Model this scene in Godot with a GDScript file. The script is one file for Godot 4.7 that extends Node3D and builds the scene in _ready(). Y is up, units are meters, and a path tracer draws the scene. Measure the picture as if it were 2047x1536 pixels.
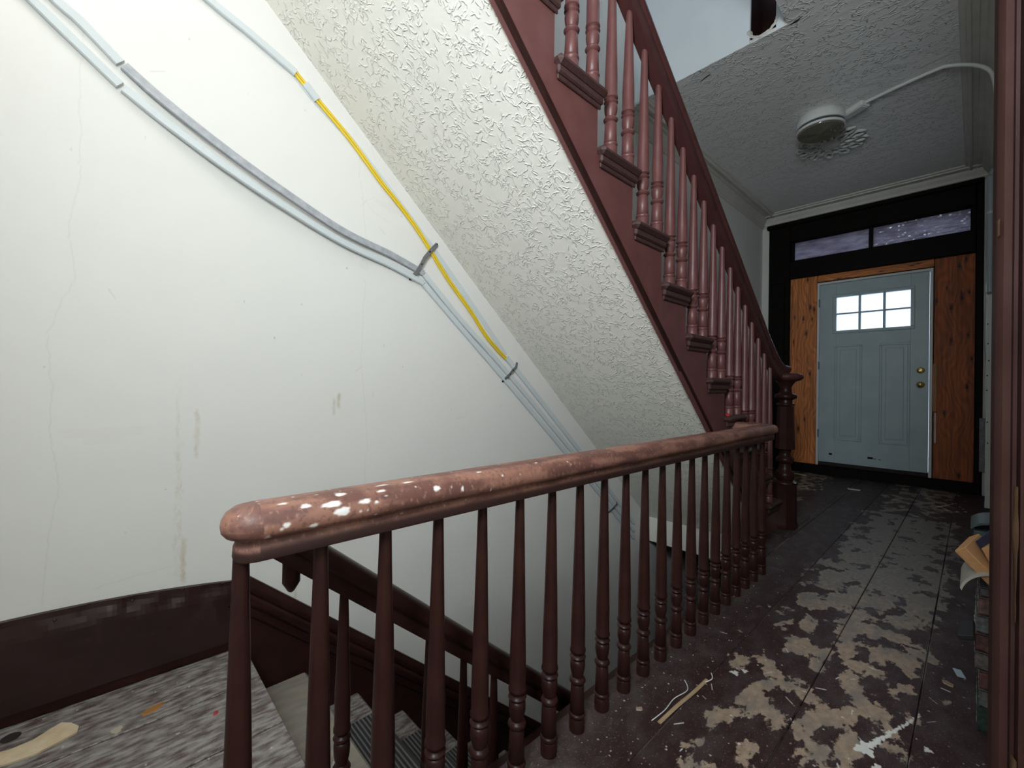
extends Node3D
# Old stair hall: stairs up on the left, stairwell down behind a balustrade, front door at the far end.
# Axes: the hall runs along -z (distance t = -z), the stair wall is at x = -1.842, y up, hall floor at y = 0.

const XL := -1.842
const XR := 0.1
const TE := 6.018
const CEIL := 3.09
const RISE := 0.2035
const GOING := 0.2372
const NONE := Vector2(1e9, 0)

var M := {}
var rng := RandomNumberGenerator.new()


# ------------------------------------------------------------------ mesh builder
class MB:
	var v := PackedVector3Array()
	var n := PackedVector3Array()
	var uv := PackedVector2Array()
	var xf := Transform3D()

	func tri(a: Vector3, b: Vector3, c: Vector3, na: Vector3, nb: Vector3, nc: Vector3, ua := Vector2(1e9, 0), ub := Vector2(1e9, 0), uc := Vector2(1e9, 0)) -> void:
		var f := (c - a).cross(b - a)
		if f.length_squared() < 1e-16:
			return
		if ua.x > 1e8:
			var q := f.abs()
			if q.x >= q.y and q.x >= q.z:
				ua = Vector2(a.z, a.y); ub = Vector2(b.z, b.y); uc = Vector2(c.z, c.y)
			elif q.y >= q.z:
				ua = Vector2(a.x, a.z); ub = Vector2(b.x, b.z); uc = Vector2(c.x, c.z)
			else:
				ua = Vector2(a.x, a.y); ub = Vector2(b.x, b.y); uc = Vector2(c.x, c.y)
		if f.dot(na + nb + nc) < 0.0:
			var t := b; b = c; c = t
			t = nb; nb = nc; nc = t
			var s := ub; ub = uc; uc = s
		v.append(xf * a); v.append(xf * b); v.append(xf * c)
		n.append((xf.basis * na).normalized()); n.append((xf.basis * nb).normalized()); n.append((xf.basis * nc).normalized())
		uv.append(ua); uv.append(ub); uv.append(uc)

	func quad(a: Vector3, b: Vector3, c: Vector3, d: Vector3, hint: Vector3, u: Array = []) -> void:
		var f := (c - a).cross(b - a) + (d - a).cross(c - a)
		if f.length_squared() < 1e-18:
			return
		f = f.normalized()
		if f.dot(hint) < 0.0:
			f = -f
		if u.is_empty():
			tri(a, b, c, f, f, f)
			tri(a, c, d, f, f, f)
		else:
			tri(a, b, c, f, f, f, u[0], u[1], u[2])
			tri(a, c, d, f, f, f, u[0], u[2], u[3])

	func box(c: Vector3, s: Vector3, bv := 0.0) -> void:
		var h := s * 0.5
		bv = minf(bv, minf(h.x, minf(h.y, h.z)) * 0.9)
		for i in 3:
			var j := (i + 1) % 3
			var k := (i + 2) % 3
			for si in [-1.0, 1.0]:
				var p := [Vector3(), Vector3(), Vector3(), Vector3()]
				var sg := [[-1, -1], [1, -1], [1, 1], [-1, 1]]
				for m in 4:
					var q := Vector3()
					q[i] = si * h[i]
					q[j] = sg[m][0] * (h[j] - bv)
					q[k] = sg[m][1] * (h[k] - bv)
					p[m] = c + q
				var nn := Vector3()
				nn[i] = si
				quad(p[0], p[1], p[2], p[3], nn)
				if bv > 0.0:
					for sj in [-1.0, 1.0]:
						var a := Vector3(); var b := Vector3(); var d := Vector3(); var e := Vector3()
						a[i] = si * h[i]; a[j] = sj * (h[j] - bv); a[k] = -(h[k] - bv)
						b = a; b[k] = h[k] - bv
						d[i] = si * (h[i] - bv); d[j] = sj * h[j]; d[k] = h[k] - bv
						e = d; e[k] = -(h[k] - bv)
						var hn := Vector3(); hn[i] = si; hn[j] = sj
						quad(c + a, c + b, c + d, c + e, hn)
		if bv > 0.0:
			for sx in [-1.0, 1.0]:
				for sy in [-1.0, 1.0]:
					for sz in [-1.0, 1.0]:
						var a := c + Vector3(sx * h.x, sy * (h.y - bv), sz * (h.z - bv))
						var b := c + Vector3(sx * (h.x - bv), sy * h.y, sz * (h.z - bv))
						var d := c + Vector3(sx * (h.x - bv), sy * (h.y - bv), sz * h.z)
						var nn := Vector3(sx, sy, sz).normalized()
						tri(a, b, d, nn, nn, nn)

	func span(lo: Vector3, hi: Vector3, bv := 0.0) -> void:
		box((lo + hi) * 0.5, (hi - lo).abs(), bv)

	# turned shape about the y axis through o; profile of (radius, height)
	func lathe(o: Vector3, prof: Array, seg := 16, flat := false, turn := 0.0) -> void:
		var sn := []
		for i in prof.size() - 1:
			var d: Vector2 = prof[i + 1] - prof[i]
			sn.append(Vector2(d.y, -d.x).normalized())
		for i in prof.size() - 1:
			var n0: Vector2 = sn[i]
			var n1: Vector2 = sn[i]
			if i > 0 and sn[i - 1].dot(sn[i]) > 0.55:
				n0 = (sn[i - 1] + sn[i]).normalized()
			if i < sn.size() - 1 and sn[i + 1].dot(sn[i]) > 0.55:
				n1 = (sn[i + 1] + sn[i]).normalized()
			var p: Vector2 = prof[i]
			var q: Vector2 = prof[i + 1]
			for k in seg:
				var a0 := turn + TAU * k / seg
				var a1 := turn + TAU * (k + 1) / seg
				var c0 := Vector3(cos(a0), 0, sin(a0))
				var c1 := Vector3(cos(a1), 0, sin(a1))
				var e0 := c0
				var e1 := c1
				if flat:
					e0 = (c0 + c1).normalized(); e1 = e0
				var u0 := float(k) / seg
				var u1 := float(k + 1) / seg
				var A := o + c0 * p.x + Vector3(0, p.y, 0)
				var B := o + c1 * p.x + Vector3(0, p.y, 0)
				var C := o + c1 * q.x + Vector3(0, q.y, 0)
				var D := o + c0 * q.x + Vector3(0, q.y, 0)
				var nA := e0 * n0.x + Vector3(0, n0.y, 0)
				var nB := e1 * n0.x + Vector3(0, n0.y, 0)
				var nC := e1 * n1.x + Vector3(0, n1.y, 0)
				var nD := e0 * n1.x + Vector3(0, n1.y, 0)
				tri(A, B, C, nA, nB, nC, Vector2(u0, p.y), Vector2(u1, p.y), Vector2(u1, q.y))
				tri(A, C, D, nA, nC, nD, Vector2(u0, p.y), Vector2(u1, q.y), Vector2(u0, q.y))

	# closed profile (points in the frames' x/y plane) carried along frames
	func sweep(prof: Array, frames: Array, caps := true, crease := 0.6) -> void:
		var m := prof.size()
		var area := 0.0
		for i in m:
			var p: Vector2 = prof[i]
			var q: Vector2 = prof[(i + 1) % m]
			area += p.x * q.y - q.x * p.y
		var sgn := 1.0 if area > 0 else -1.0
		var sn := []
		var along := [0.0]
		for i in m:
			var d: Vector2 = prof[(i + 1) % m] - prof[i]
			sn.append(Vector2(d.y, -d.x).normalized() * sgn)
			along.append(along[i] + d.length())
		var run := 0.0
		for f in frames.size() - 1:
			var F: Transform3D = frames[f]
			var G: Transform3D = frames[f + 1]
			var step := F.origin.distance_to(G.origin)
			for i in m:
				var n0: Vector2 = sn[i]
				var n1: Vector2 = sn[i]
				var pv: Vector2 = sn[(i + m - 1) % m]
				var nx: Vector2 = sn[(i + 1) % m]
				if pv.dot(sn[i]) > crease:
					n0 = (pv + sn[i]).normalized()
				if nx.dot(sn[i]) > crease:
					n1 = (nx + sn[i]).normalized()
				var p := Vector3(prof[i].x, prof[i].y, 0)
				var q := Vector3(prof[(i + 1) % m].x, prof[(i + 1) % m].y, 0)
				var N0 := Vector3(n0.x, n0.y, 0)
				var N1 := Vector3(n1.x, n1.y, 0)
				var A := F * p; var B := F * q; var C := G * q; var D := G * p
				var nA := (F.basis * N0).normalized(); var nB := (F.basis * N1).normalized()
				var nC := (G.basis * N1).normalized(); var nD := (G.basis * N0).normalized()
				tri(A, B, C, nA, nB, nC, Vector2(run, along[i]), Vector2(run, along[i + 1]), Vector2(run + step, along[i + 1]))
				tri(A, C, D, nA, nC, nD, Vector2(run, along[i]), Vector2(run + step, along[i + 1]), Vector2(run + step, along[i]))
			run += step
		if caps:
			var poly := PackedVector2Array(prof)
			var ix := Geometry2D.triangulate_polygon(poly)
			var ends := [[frames[0], frames[0].origin - frames[1].origin], [frames[-1], frames[-1].origin - frames[-2].origin]]
			for e in ends:
				var F: Transform3D = e[0]
				var nn: Vector3 = e[1].normalized()
				for i in range(0, ix.size(), 3):
					var a := F * Vector3(poly[ix[i]].x, poly[ix[i]].y, 0)
					var b := F * Vector3(poly[ix[i + 1]].x, poly[ix[i + 1]].y, 0)
					var c := F * Vector3(poly[ix[i + 2]].x, poly[ix[i + 2]].y, 0)
					tri(a, b, c, nn, nn, nn)

	# polygon in frame's x/y plane, thickness d along its z
	func prism(poly: Array, frame: Transform3D, d: float, crease := 2.0) -> void:
		var g := frame
		g.origin += frame.basis.z * d
		sweep(poly, [frame, g], true, crease)

	func tube(pts: Array, r: float, seg := 8, caps := true, squash := 1.0) -> void:
		var prof := []
		for k in seg:
			prof.append(Vector2(cos(TAU * k / seg) * r, sin(TAU * k / seg) * r * squash))
		sweep(prof, MB.frames_along(pts), caps, 0.3)

	static func frames_along(pts: Array, up := Vector3.UP) -> Array:
		var out := []
		for i in pts.size():
			var t: Vector3 = (pts[mini(i + 1, pts.size() - 1)] - pts[maxi(i - 1, 0)]).normalized()
			var u := up
			if absf(t.dot(u)) > 0.98:
				u = Vector3.RIGHT
			var x := u.cross(t).normalized()
			var y := t.cross(x).normalized()
			out.append(Transform3D(Basis(x, y, t), pts[i]))
		return out

	func mesh(off: Vector3) -> ArrayMesh:
		var vv := v
		if off != Vector3.ZERO:
			vv = PackedVector3Array()
			vv.resize(v.size())
			for i in v.size():
				vv[i] = v[i] - off
		var a := []
		a.resize(Mesh.ARRAY_MAX)
		a[Mesh.ARRAY_VERTEX] = vv
		a[Mesh.ARRAY_NORMAL] = n
		a[Mesh.ARRAY_TEX_UV] = uv
		var m := ArrayMesh.new()
		m.add_surface_from_arrays(Mesh.PRIMITIVE_TRIANGLES, a)
		return m

	func foot() -> Vector3:
		var lo := v[0]
		var hi := v[0]
		for p in v:
			lo = lo.min(p)
			hi = hi.max(p)
		return Vector3((lo.x + hi.x) * 0.5, lo.y, (lo.z + hi.z) * 0.5)


# ------------------------------------------------------------------ scene helpers
func base_of(parent: Node) -> Vector3:
	var o := Vector3.ZERO
	var p = parent
	while p != self:
		o += p.position
		p = p.get_parent()
	return o


func put(called: String, mb: MB, mat: Material, parent: Node = self) -> MeshInstance3D:
	var o := MeshInstance3D.new()
	o.name = numbered(called, parent)
	parent.add_child(o, true)
	if parent == self:
		o.position = mb.foot()
		o.mesh = mb.mesh(o.position)
	else:
		o.mesh = mb.mesh(base_of(parent))
	o.material_override = null
	o.mesh.surface_set_material(0, mat)
	o.cast_shadow = GeometryInstance3D.SHADOW_CASTING_SETTING_ON
	return o


func numbered(called: String, parent: Node) -> String:
	if not parent.has_node(called):
		return called
	var k := 1
	while parent.has_node("%s_%03d" % [called, k]):
		k += 1
	return "%s_%03d" % [called, k]


func thing(called: String, label: String, category: String, at: Vector3, group := "") -> Node3D:
	var o := Node3D.new()
	o.name = numbered(called, self)
	add_child(o, true)
	o.position = at
	tag(o, label, category, group)
	return o


func tag(o: Node, label: String, category := "", group := "", kind := "") -> Node:
	if label:
		o.set_meta("label", label)
	if category:
		o.set_meta("category", category)
	if group:
		o.set_meta("group", group)
	if kind:
		o.set_meta("kind", kind)
	return o


func struct(called: String, mb: MB, mat: Material, label: String, category: String) -> MeshInstance3D:
	var o := put(called, mb, mat)
	tag(o, label, category, "", "structure")
	return o


# ------------------------------------------------------------------ textures
func lin(r: float, g: float, b: float) -> Color:
	return Color(r, g, b).linear_to_srgb()


func noise(seed_: int, freq: float, oct := 4, type := FastNoiseLite.TYPE_SIMPLEX_SMOOTH) -> FastNoiseLite:
	var f := FastNoiseLite.new()
	f.seed = seed_
	f.frequency = freq
	f.noise_type = type
	f.fractal_octaves = oct
	return f


func noise_tex(seed_: int, freq: float, lo: Color, hi: Color, size := 256, oct := 4) -> NoiseTexture2D:
	var t := NoiseTexture2D.new()
	t.width = size
	t.height = size
	t.seamless = true
	t.noise = noise(seed_, freq, oct)
	var g := Gradient.new()
	g.set_color(0, lo)
	g.set_color(1, hi)
	t.color_ramp = g
	return t


func mat(c: Color, rough := 0.6, metal := 0.0) -> StandardMaterial3D:
	var m := StandardMaterial3D.new()
	m.albedo_color = c
	m.roughness = rough
	m.metallic = metal
	return m


# painted or bare surface whose tone drifts between two colours; grain = triplanar scale in repeats per metre
func mottled(seed_: int, freq: float, lo: Color, hi: Color, rough: float, grain: Vector3, bump := 0.0, world := true) -> StandardMaterial3D:
	var m := mat(Color.WHITE, rough)
	m.albedo_texture = noise_tex(seed_, freq, lo, hi)
	m.uv1_triplanar = true
	m.uv1_world_triplanar = world
	m.uv1_scale = grain
	if bump > 0.0:
		m.heightmap_enabled = true
		m.heightmap_texture = m.albedo_texture
		m.heightmap_scale = bump
	return m


# plaster worked with a brush into short branching ridges; tiles
func stipple_height(size: int, strokes: int, seed_: int) -> ImageTexture:
	var buf := PackedFloat32Array()
	buf.resize(size * size)
	var r := RandomNumberGenerator.new()
	r.seed = seed_
	var where := noise(seed_ + 9, 0.011, 3).get_seamless_image(size, size).get_data()
	for s in strokes:
		var cx := r.randf() * size
		var cy := r.randf() * size
		if where[int(cy) * size + int(cx)] < r.randi_range(60, 200):
			continue
		var arms := r.randi_range(1, 3)
		var a0 := r.randf() * TAU
		for arm in arms:
			var x := cx
			var y := cy
			var a := a0 + arm * (TAU / arms) + r.randf_range(-0.6, 0.6)
			var steps := r.randi_range(6, 30)
			var w := r.randf_range(1.0, 2.3)
			var h := r.randf_range(0.35, 1.0)
			for k in steps:
				a += r.randf_range(-0.35, 0.35)
				x += cos(a)
				y += sin(a)
				var fade := h * (1.0 - pow(float(k) / steps, 2.0))
				var iw := int(ceil(w)) + 1
				for dy in range(-iw, iw + 1):
					for dx in range(-iw, iw + 1):
						var d := (dx * dx + dy * dy) / (w * w)
						if d < 2.5:
							var at := posmod(int(y) + dy, size) * size + posmod(int(x) + dx, size)
							var hh := fade * exp(-d)
							if hh > buf[at]:
								buf[at] = hh
	var low := noise(seed_ + 5, 0.012, 3).get_seamless_image(size, size).get_data()
	var out := PackedByteArray()
	out.resize(size * size)
	for i in size * size:
		out[i] = clampi(int(buf[i] * 200.0 + low[i] * 0.2), 0, 255)
	return ImageTexture.create_from_image(Image.create_from_data(size, size, false, Image.FORMAT_L8, out))


func draw_line(im: Image, pts: Array, c: Color, alpha: float, w: float, jitter := 0.0) -> void:
	for i in pts.size() - 1:
		var a: Vector2 = pts[i]
		var b: Vector2 = pts[i + 1]
		var steps := maxi(int(a.distance_to(b)), 1)
		var off := 0.0
		for k in steps:
			off = clampf(off + rng.randf_range(-jitter, jitter), -6.0 * jitter, 6.0 * jitter)
			var p := a.lerp(b, float(k) / steps) + Vector2(off, off * 0.4)
			dab(im, p, w, w, c, alpha * rng.randf_range(0.5, 1.0))


func dab(im: Image, p: Vector2, rx: float, ry: float, c: Color, alpha: float, ragged := 0.0) -> void:
	var ph := rng.randf() * TAU
	for y in range(int(p.y - ry * 1.5) - 1, int(p.y + ry * 1.5) + 2):
		for x in range(int(p.x - rx * 1.5) - 1, int(p.x + rx * 1.5) + 2):
			if x < 0 or y < 0 or x >= im.get_width() or y >= im.get_height():
				continue
			var d := Vector2((x - p.x) / rx, (y - p.y) / ry)
			var edge := 1.0
			if ragged > 0.0:
				var a := d.angle()
				edge += ragged * (sin(a * 3.0 + ph) * 0.5 + sin(a * 7.0 + ph * 2.0) * 0.3)
			var s := clampf((edge - d.length()) * minf(rx, ry) + 0.5, 0.0, 1.0) * alpha
			if s > 0.0:
				im.set_pixel(x, y, im.get_pixel(x, y).lerp(c, s))


# worn boards of the hall: 768 x 1792 pixels over x -0.85..0.11 and t 0.9..4.5; [colour, relief]
func hall_floor_textures() -> Array:
	var w := 768
	var h := 1792
	var n1 := noise(11, 0.0105, 5)
	n1.domain_warp_enabled = true
	n1.domain_warp_amplitude = 26.0
	n1.domain_warp_frequency = 0.02
	var a1 := n1.get_image(w, h).get_data()
	var a2 := noise(12, 0.05, 4).get_image(w, h).get_data()
	var a3 := noise(13, 0.012, 4).get_image(w, h).get_data()
	var sp := noise(14, 0.22, 2).get_image(w, h).get_data()
	var bytes := PackedByteArray()
	bytes.resize(w * h * 3)
	var rel := PackedByteArray()
	rel.resize(w * h)
	var bare := Color(0.34, 0.25, 0.183)
	var grey := Color(0.205, 0.185, 0.165)
	var paint := Color(0.034, 0.0155, 0.0155)
	var dust := Color(0.13, 0.122, 0.118)
	var lut := PackedByteArray()
	lut.resize(1024)
	for i in 1024:
		lut[i] = int(255.0 * Color(i / 1023.0, 0, 0).linear_to_srgb().r)
	for y in h:
		var t := 0.9 + 3.6 * y / h
		var far := smoothstep(1.9, 2.9, t)
		for x in w:
			var xx := -0.85 + 0.96 * x / w
			var i := y * w + x
			var e := absf(xx + 0.33)
			var traffic := 0.52 - smoothstep(0.1, 0.36, e) * 0.5 + far * 0.26 * (1.0 - smoothstep(0.2, 0.34, e))
			traffic -= smoothstep(1.5, 1.1, t) * 0.12
			var f := traffic + (a1[i] / 255.0 - 0.5) * 1.1 + (a2[i] / 255.0 - 0.5) * 0.22
			var g := a2[i] / 255.0
			var c: Color
			var up := 0.0
			if f > 0.5:
				c = bare.lerp(grey, far * 0.85) * (0.6 + 0.5 * g)
				if f < 0.53:
					c = c * 0.45
				c = c.lerp(grey * 0.8, clampf((a3[i] / 255.0 - 0.42) * 2.2, 0.0, 0.8))
			else:
				up = 1.0
				c = paint * (0.7 + 0.6 * g)
				var du := clampf((a3[i] / 255.0 - 0.42) * 0.7, 0.0, 0.5)
				du += smoothstep(0.28, 0.42, e) * 0.22 * (0.4 + g)
				du += smoothstep(0.40, 0.5, f) * 0.3 * g
				c = c.lerp(dust, clampf(du, 0.0, 0.75) * (0.6 + 0.4 * far))
			if sp[i] > 196:
				c = c.lerp(Color(0.5, 0.48, 0.44), (sp[i] - 196) / 90.0)
			bytes[i * 3] = lut[clampi(int(c.r * 1023.0), 0, 1023)]
			bytes[i * 3 + 1] = lut[clampi(int(c.g * 1023.0), 0, 1023)]
			bytes[i * 3 + 2] = lut[clampi(int(c.b * 1023.0), 0, 1023)]
			rel[i] = clampi(int(up * 120.0 + g * 70.0), 0, 255)
	var im := Image.create_from_data(w, h, false, Image.FORMAT_RGB8, bytes)
	var white := lin(0.6, 0.6, 0.57)
	var px := func(x: float, t: float) -> Vector2: return Vector2((x + 0.85) / 0.96 * w, (t - 0.9) / 3.6 * h)
	# white paint: a long drip, blots beside it, and specks over the near boards
	for k in 60:
		var s := k / 59.0
		var q: Vector2 = px.call(lerpf(-0.19, -0.105, s) + rng.randf_range(-0.004, 0.004), lerpf(1.52, 1.78, s))
		dab(im, q, 5.0 - 3.2 * s, 3.4 - 2.0 * s, white, 0.95, 0.4)
	for b in [[-0.197, 1.5, 15, 13], [-0.163, 1.445, 10, 8], [-0.15, 1.4, 13, 8], [-0.55, 1.565, 10, 6], [-0.53, 1.6, 7, 5], [-0.08, 1.62, 7, 5], [-0.06, 1.55, 6, 6], [-0.09, 1.4, 10, 9], [-0.045, 1.45, 8, 10]]:
		dab(im, px.call(b[0], b[1]), b[2], b[3], white, 0.95, 0.55)
	for k in 260:
		var t := 0.95 + pow(rng.randf(), 1.7) * 1.7
		var q: Vector2 = px.call(rng.randf_range(-0.82, 0.06), t)
		var r := rng.randf_range(0.5, 1.6)
		dab(im, q, r * rng.randf_range(0.6, 2.2), r, white.lerp(lin(0.4, 0.3, 0.2), rng.randf() * 0.5), 0.9, 0.3)
	for k in 26:
		var q: Vector2 = px.call(rng.randf_range(-0.7, 0.02), rng.randf_range(1.0, 2.1))
		var d := Vector2(rng.randf_range(-1, 1), rng.randf_range(-1, 1)).normalized() * rng.randf_range(6, 22)
		draw_line(im, [q, q + d], white, 0.9, rng.randf_range(0.8, 1.6), 0.2)
	return [ImageTexture.create_from_image(im), ImageTexture.create_from_image(Image.create_from_data(w, h, false, Image.FORMAT_L8, rel))]


# dusty boards of the landing and the lower treads: 640 x 512 pixels over x -1.86..-0.82 and t -0.36..0.40
func landing_texture() -> ImageTexture:
	var w := 640
	var h := 512
	var grain := noise(21, 0.08, 4)
	var a1 := noise(22, 0.03, 5).get_image(w, h).get_data()
	var a2 := grain.get_image(w, h / 4)
	a2.resize(w, h, Image.INTERPOLATE_BILINEAR)
	var b2 := a2.get_data()
	var a3 := noise(24, 0.3, 2).get_image(w, h).get_data()
	var bytes := PackedByteArray()
	bytes.resize(w * h * 3)
	for i in w * h:
		var g := b2[i] / 255.0
		var k := clampf((a1[i] / 255.0 - 0.5) * 0.9 + (g - 0.5) * 1.5 + 0.6, 0.0, 1.0)
		var c := Color(0.085, 0.055, 0.053).lerp(Color(0.215, 0.2, 0.188), k) * (0.7 + 0.6 * g)
		if a3[i] > 190:
			c = c.lerp(Color(0.5, 0.48, 0.46), (a3[i] - 190) / 110.0)
		c = c.linear_to_srgb()
		bytes[i * 3] = int(c.r * 255)
		bytes[i * 3 + 1] = int(c.g * 255)
		bytes[i * 3 + 2] = int(c.b * 255)
	var im := Image.create_from_data(w, h, false, Image.FORMAT_RGB8, bytes)
	var px := func(x: float, t: float) -> Vector2: return Vector2((x + 1.86) / 1.04 * w, (t + 0.36) / 0.76 * h)
	dab(im, px.call(-1.761, -0.175), 12, 13, lin(0.015, 0.01, 0.01), 0.95)
	dab(im, px.call(-1.607, 0.033), 9, 8, lin(0.42, 0.36, 0.27), 0.8, 0.3)
	for k in 70:
		dab(im, Vector2(rng.randf() * w, rng.randf() * h), rng.randf_range(0.8, 3.0), rng.randf_range(0.8, 3.0), lin(0.5, 0.47, 0.42), 0.7, 0.4)
	return ImageTexture.create_from_image(im)


# left wall: cracks, brown drips and nicks in cream paint; 2048 x 2048 over t -0.6..3.6 and y -1.6..2.6
func wall_texture() -> ImageTexture:
	var im := Image.create(2048, 2048, false, Image.FORMAT_RGB8)
	im.fill(lin(0.775, 0.76, 0.725))
	var px := func(q: Vector2) -> Vector2: return Vector2((q.x + 0.6) / 4.2 * 2048, (2.6 - q.y) / 4.2 * 2048)
	var lines := [
		[[-0.06, 2.1], [-0.065, 1.607], [-0.083, 1.377], [-0.071, 1.26], [-0.126, 1.091], [-0.105, 0.608], [-0.12, 0.3]],
		[[0.83, 1.42], [0.81, 1.1], [0.845, 0.67], [0.83, 0.35]],
		[[0.79, 1.96], [0.8, 1.85], [0.81, 1.72], [0.83, 1.6], [0.82, 1.5]], [[0.8, 1.78], [0.86, 1.73], [0.95, 1.7]], [[0.8, 1.74], [0.87, 1.8]],
		[[0.85, 2.02], [0.87, 1.95], [0.86, 1.88]], [[-0.02, 0.32], [0.1, 0.335], [0.17, 0.345]],
		[[2.02, 0.35], [2.05, 0.2], [2.1, 0.05], [2.12, -0.2]], [[1.62, -0.05], [1.6, -0.3], [1.64, -0.5]],
	]
	for l in lines:
		var p := []
		for q in l:
			p.append(px.call(Vector2(q[0], q[1])))
		draw_line(im, p, lin(0.4, 0.37, 0.33), 0.14, 0.6, 0.7)
	for s in [[0.18, 0.97, 0.30, 3.2, 0.24], [0.188, 0.75, 0.28, 2.0, 0.2], [0.232, 0.86, 0.70, 3.0, 0.2], [0.2, 0.42, 0.27, 3.5, 0.25], [0.36, 0.3, 0.24, 1.5, 0.4], [0.72, 0.92, 0.86, 2.4, 0.25], [0.7, 0.9, 0.83, 2.0, 0.2], [0.56, 0.2, 0.1, 1.6, 0.5], [1.2, 0.3, 0.22, 1.6, 0.2]]:
		var k := 0.0
		while k < 1.0:
			var q: Vector2 = px.call(Vector2(s[0] + rng.randf_range(-0.004, 0.004), lerpf(s[1], s[2], k)))
			dab(im, q + Vector2(rng.randf_range(-2, 2), 0), s[3] * rng.randf_range(0.4, 1.2), s[3] * 1.6, lin(0.45, 0.34, 0.18), s[4] * rng.randf_range(0.0, 0.4), 0.5)
			k += 0.02
	for k in 190:
		var q := Vector2(rng.randf() * 2048, rng.randf() * 2048)
		dab(im, q, rng.randf_range(0.5, 1.8), rng.randf_range(0.5, 2.6), lin(0.3, 0.28, 0.26), rng.randf_range(0.1, 0.5), 0.4)
	for k in 70:
		var q := Vector2(rng.randf() * 2048, rng.randf() * 2048)
		draw_line(im, [q, q + Vector2(rng.randf_range(-26, 26), rng.randf_range(-20, 20))], lin(0.4, 0.38, 0.34), 0.25, 0.7, 0.2)
	for k in 16:
		var q := Vector2(rng.randf() * 2048, rng.randf_range(300, 2000))
		dab(im, q, rng.randf_range(12, 50), rng.randf_range(8, 30), lin(0.5, 0.48, 0.44), 0.05, 0.5)
	return ImageTexture.create_from_image(im)


# top rail, worn to bare reddish wood and spotted with white paint near its end; 1536 x 160 over 2.7 m by 0.34 m round
func rail_texture() -> ImageTexture:
	var w := 1536
	var h := 160
	var small := noise(31, 0.05, 5).get_image(w / 8, h)
	small.resize(w, h, Image.INTERPOLATE_BILINEAR)
	var g := small.get_data()
	var a := noise(32, 0.02, 4).get_image(w, h).get_data()
	var b := noise(33, 0.12, 3).get_image(w, h).get_data()
	var bytes := PackedByteArray()
	bytes.resize(w * h * 3)
	for i in w * h:
		var k := clampf((g[i] - 128) / 110.0 + (a[i] - 128) / 160.0 + 0.5, 0.0, 1.0)
		var c := Color(0.135, 0.058, 0.046).lerp(Color(0.27, 0.128, 0.092), k)
		if b[i] > 176:
			c = c.lerp(Color(0.09, 0.04, 0.035), 0.5)
		if b[i] < 62:
			c = c.lerp(Color(0.38, 0.22, 0.17), 0.4)
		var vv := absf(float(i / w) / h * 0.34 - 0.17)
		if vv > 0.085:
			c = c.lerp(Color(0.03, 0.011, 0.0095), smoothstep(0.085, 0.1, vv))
		c = c.linear_to_srgb()
		bytes[i * 3] = int(c.r * 255)
		bytes[i * 3 + 1] = int(c.g * 255)
		bytes[i * 3 + 2] = int(c.b * 255)
	var im := Image.create_from_data(w, h, false, Image.FORMAT_RGB8, bytes)
	var white := lin(0.8, 0.79, 0.76)
	for s in [[0.06, 0.145, 6, 3], [0.1, 0.14, 12, 4], [0.115, 0.125, 10, 5], [0.12, 0.16, 7, 4], [0.155, 0.135, 8, 3], [0.175, 0.13, 3, 2], [0.07, 0.11, 5, 3], [0.03, 0.12, 4, 3], [0.19, 0.15, 6, 2], [0.3, 0.135, 6, 4], [0.36, 0.125, 2.5, 4], [0.25, 0.165, 8, 2], [0.42, 0.16, 5, 2], [0.2, 0.17, 9, 2], [0.6, 0.16, 4, 2], [0.03, 0.16, 5, 2]]:
		dab(im, Vector2(s[0] / 2.7 * w, s[1] / 0.34 * h), s[2] * 0.75, s[3] * 0.65, white, 0.95, 0.22)
	for k in 60:
		dab(im, Vector2(pow(rng.randf(), 1.6) * w * 0.6, rng.randf_range(0.08, 0.2) / 0.34 * h), rng.randf_range(0.6, 1.8), rng.randf_range(0.6, 1.3), white, 0.8)
	return ImageTexture.create_from_image(im)


# plywood: long wavy grain and dark knots; 256 x 1024 over 0.3 m by 2.3 m
func plywood_texture(seed_: int) -> ImageTexture:
	var w := 256
	var h := 768
	var r := RandomNumberGenerator.new()
	r.seed = seed_
	var a := noise(seed_, 0.006, 2).get_image(w, h).get_data()
	var b := noise(seed_ + 1, 0.02, 3).get_image(w * 2, h / 6)
	b.resize(w, h)
	var bd := b.get_data()
	var knots := []
	for k in 15:
		knots.append(Vector3(r.randf() * w, r.randf() * h, r.randf_range(4, 8)))
	var bytes := PackedByteArray()
	bytes.resize(w * h * 3)
	for y in h:
		for x in w:
			var i := y * w + x
			var ring := 0.5 + 0.5 * sin(x * 0.17 + a[i] * 0.07)
			var v := 0.84 + 0.16 * ring + (bd[i] - 128) / 700.0
			bytes[i * 3] = clampi(int(214 * v), 0, 255)
			bytes[i * 3 + 1] = clampi(int(128 * v), 0, 255)
			bytes[i * 3 + 2] = clampi(int(66 * v), 0, 255)
	var im := Image.create_from_data(w, h, false, Image.FORMAT_RGB8, bytes)
	for k in knots:
		dab(im, Vector2(k.x, k.y), k.z * 2.0, k.z * 2.6, Color8(110, 58, 26), 0.4, 0.3)
		dab(im, Vector2(k.x, k.y), k.z, k.z * 1.2, Color8(50, 24, 12), 0.85, 0.3)
	return ImageTexture.create_from_image(im)


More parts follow.
